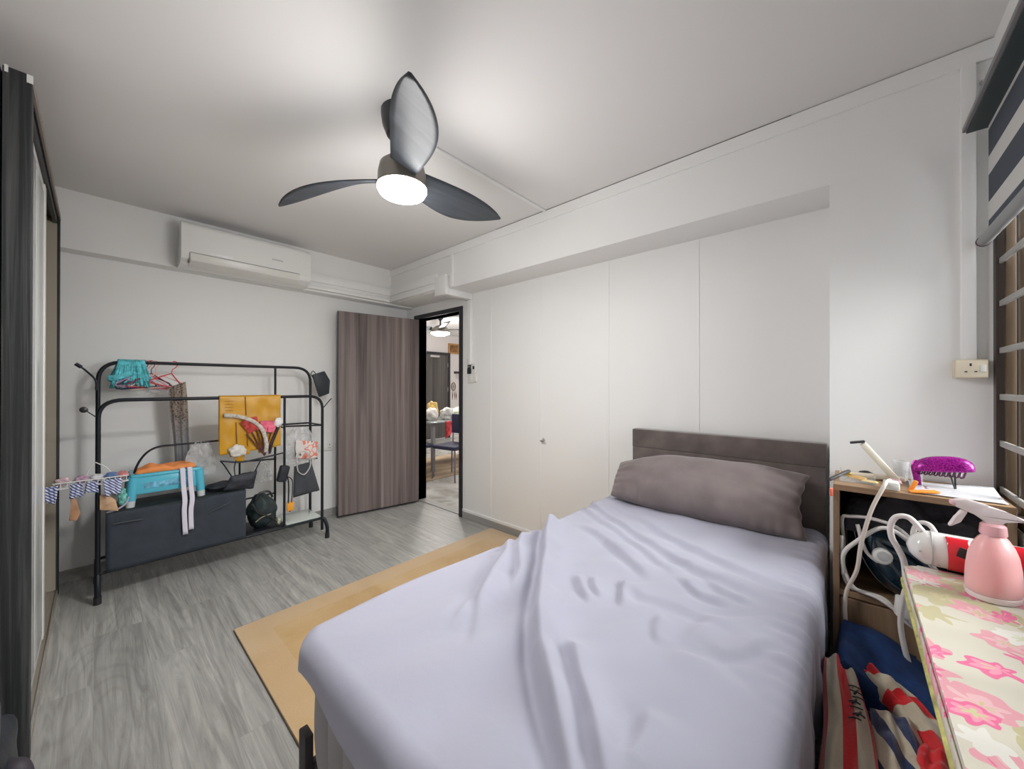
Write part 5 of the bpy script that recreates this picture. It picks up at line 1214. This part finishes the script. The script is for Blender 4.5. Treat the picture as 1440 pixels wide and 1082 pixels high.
# picture
pc = thing('framed_picture', 'small brown framed picture high on the living room wall', 'picture', (6.05, LY1, 2.2))
b = nb(); box(b, 5.93, 6.26, LY1-.03, LY1-.001, 2.10, 2.36, .004); obj('frame', b, M('golden_brown_frame', (.42, .24, .08), .5), pc)
b = nb(); box(b, 5.97, 6.22, LY1-.034, LY1-.03, 2.14, 2.32); obj('print', b, M('sepia_print', (.20, .09, .03), .5, var=(9, .6)), pc, smooth=False)
hk = thing('key_rack', 'dark key rack with hanging keys on the living room wall', 'key rack', (6.2, LY1, 1.6))
b = nb(); box(b, 6.12, 6.50, LY1-.03, LY1-.001, 1.60, 1.66, .003); obj('board', b, M('dark_rack', (.04, .03, .03), .5), hk)
b = nb()
for k in range(5): box(b, 6.18+k*.07, 6.20+k*.07, LY1-.04, LY1-.03, 1.48-.03*(k % 2), 1.61)
obj('keys', b, chrome, hk)
dc = thing('dream_catcher', 'round woven dream catcher with feathers on the living room wall', 'dream catcher', (6.12, LY1, 1.3))
b = nb(); tube(b, [(6.10+.065*math.cos(a), LY1-.012, 1.27+.10*math.sin(a)) for a in [2*PI*k/24 for k in range(24)]], .010, 8, closed=True)
for k in range(6):
    a = PI*k/6; tube(b, [(6.10+.065*math.cos(a), LY1-.012, 1.27+.10*math.sin(a)), (6.10-.065*math.cos(a), LY1-.012, 1.27-.10*math.sin(a))], .002, 5)
obj('hoop', b, M('brown_hoop', (.20, .10, .06), .6), dc)
for k, x in enumerate((6.07, 6.13, 6.17)):
    b = nb(); tube(b, [(x, LY1-.012, 1.16), (x+.01*k, LY1-.012, 1.05), (x+.015*k, LY1-.012, .93)], .012, 6, radii=[.002, .018, .003], flat=.3); obj('feather', b, M('brown_feather', (.18, .10, .07), .8), dc)
# living room fan
f2 = thing('ceiling_fan', 'dark ceiling fan with a lit lamp in the living room', 'ceiling fan', (4.10, 5.40, H))
T4 = Matrix.Translation((4.10, 5.40, 0))
b = nb(); lathe(b, [(.02, H-.10), (.05, H-.06), (.10, H)], 24, T4); tube(b, [(4.10, 5.40, H-.1), (4.10, 5.40, 2.34)], .014, 10); obj('canopy', b, fan_black, f2)
b = nb(); lathe(b, [(.17, 2.235), (.165, 2.28), (.12, 2.33), (.06, 2.36), (0, 2.365)], 28, T4); obj('motor_housing', b, fan_house, f2)
b = nb(); lathe(b, [(0, 2.185), (.11, 2.19), (.155, 2.21), (.165, 2.235)], 28, T4); obj('lamp_diffuser', b, lampm, f2)
for k in range(4):
    a = math.radians(48.02*-1+20+90*k); b = nb()
    grid(b, lambda u, v: Vector((.15+.52*u, (v-.5)*(.14-.03*u), .03*(v-.5)+.02*u)), 10, 4, uv=False)
    bmesh.ops.transform(b, matrix=Matrix.Translation((4.10, 5.40, 2.30)) @ Matrix.Rotation(a, 4, 'Z'), verts=b.verts); obj('blade', b, blade_m, f2, solid=.008)
# table with clutter
tb = thing('dining_table', 'glass-topped dining table piled with things in the living room', 'table', (4.0, 5.0, 0))
ta = math.radians(0)
b = nb(); box(b, 3.30, 4.75, 4.55, 5.35, .735, .755, .004); obj('table_top', b, M('grey_glass_top', (.30, .32, .32), .1), tb)
for x, y in ((3.40, 4.65), (4.65, 4.65), (3.40, 5.25), (4.65, 5.25)):
    b = nb(); box(b, x-.025, x+.025, y-.025, y+.025, 0, .735, .003); obj('leg', b, M('table_leg_metal', (.22, .22, .22), .4), tb)
b = nb(); grid(b, lambda u, v: Vector((3.55+1.0*u, 4.548-.02*math.sin(u*30)*v, .757-.26*v*(1-.35*math.sin(u*7)))), 40, 8, uv=False)
tag(obj('table_runner', b, M('red_white_print', (.50, .04, .05), .8, var=(16, .7)), angle=180, solid=.004), 'red and white patterned cloth hanging over the table edge', 'tablecloth')
for i, (x, y, s, c_, lab, nm) in enumerate(((3.50, 4.85, (.13, .10, .10), (.70, .68, .64), 'white plastic bag at the left end of the dining table', 'plastic_bag'), (3.78, 4.80, (.12, .10, .10), (.62, .62, .60), 'grey-white plastic bag beside the yellow bunch on the table', 'plastic_bag'), (3.68, 5.05, (.10, .08, .15), (.62, .42, .12), 'yellow bunch in the middle of the dining table', 'fruit_bunch'), (4.10, 4.90, (.16, .11, .09), (.60, .66, .50), 'pale green bag on the right half of the dining table', 'plastic_bag'), (4.40, 4.85, (.14, .10, .08), (.66, .60, .54), 'beige bag at the right end of the dining table', 'plastic_bag'))):
    o = blob_cloth(nm, lab, 'bag' if nm == 'plastic_bag' else 'fruit', (x, y, .755+s[2]*.93), s, M('table_clutter', c_, .5, var=(12, .25)), i*5.1)
def chair(x, y, rz, lab, colr):
    t = thing('dining_chair', lab, 'chair', (x, y, 0)); t.rotation_euler = (0, 0, rz)
    m_ = M('chair_cushion', colr, .7); lm = M('chair_leg_metal', (.20, .18, .20), .35, metal=.5)
    b = nb(); box(b, -.21, .21, -.21, .21, .42, .475, .02); obj('seat', b, m_, t, local=True)
    b = nb(); box(b, -.20, .20, .19, .215, .60, .88, .01); obj('backrest', b, m_, t, local=True)
    for sx in (-1, 1):
        for sy in (-1, 1):
            b = nb(); tube(b, [(sx*.19, sy*.19, .42), (sx*.205, sy*.205, .0)], .012, 8); obj('leg', b, lm, t, local=True)
            if sy == 1:
                pass
        b = nb(); tube(b, [(sx*.18, .20, .44), (sx*.18, .205, .62)], .010, 8); obj('back_post', b, lm, t, local=True)
chair(3.38, 4.15, math.radians(-80), 'dining chair with navy seat seen through the doorway', (.02, .022, .06))
chair(3.05, 4.62, math.radians(80), 'navy dining chair at the left end of the table through the doorway', (.05, .055, .10))
rg2 = nb(); box(rg2, 2.95, 4.6, 4.25, 5.6, -.0015, .008, .002)
tag(obj('living_rug', rg2, M('brown_beige_rug', (.36, .27, .18), .9, var=(1.6, .5, (1, 3, 1)))), 'beige and brown rug under the dining table', 'rug')
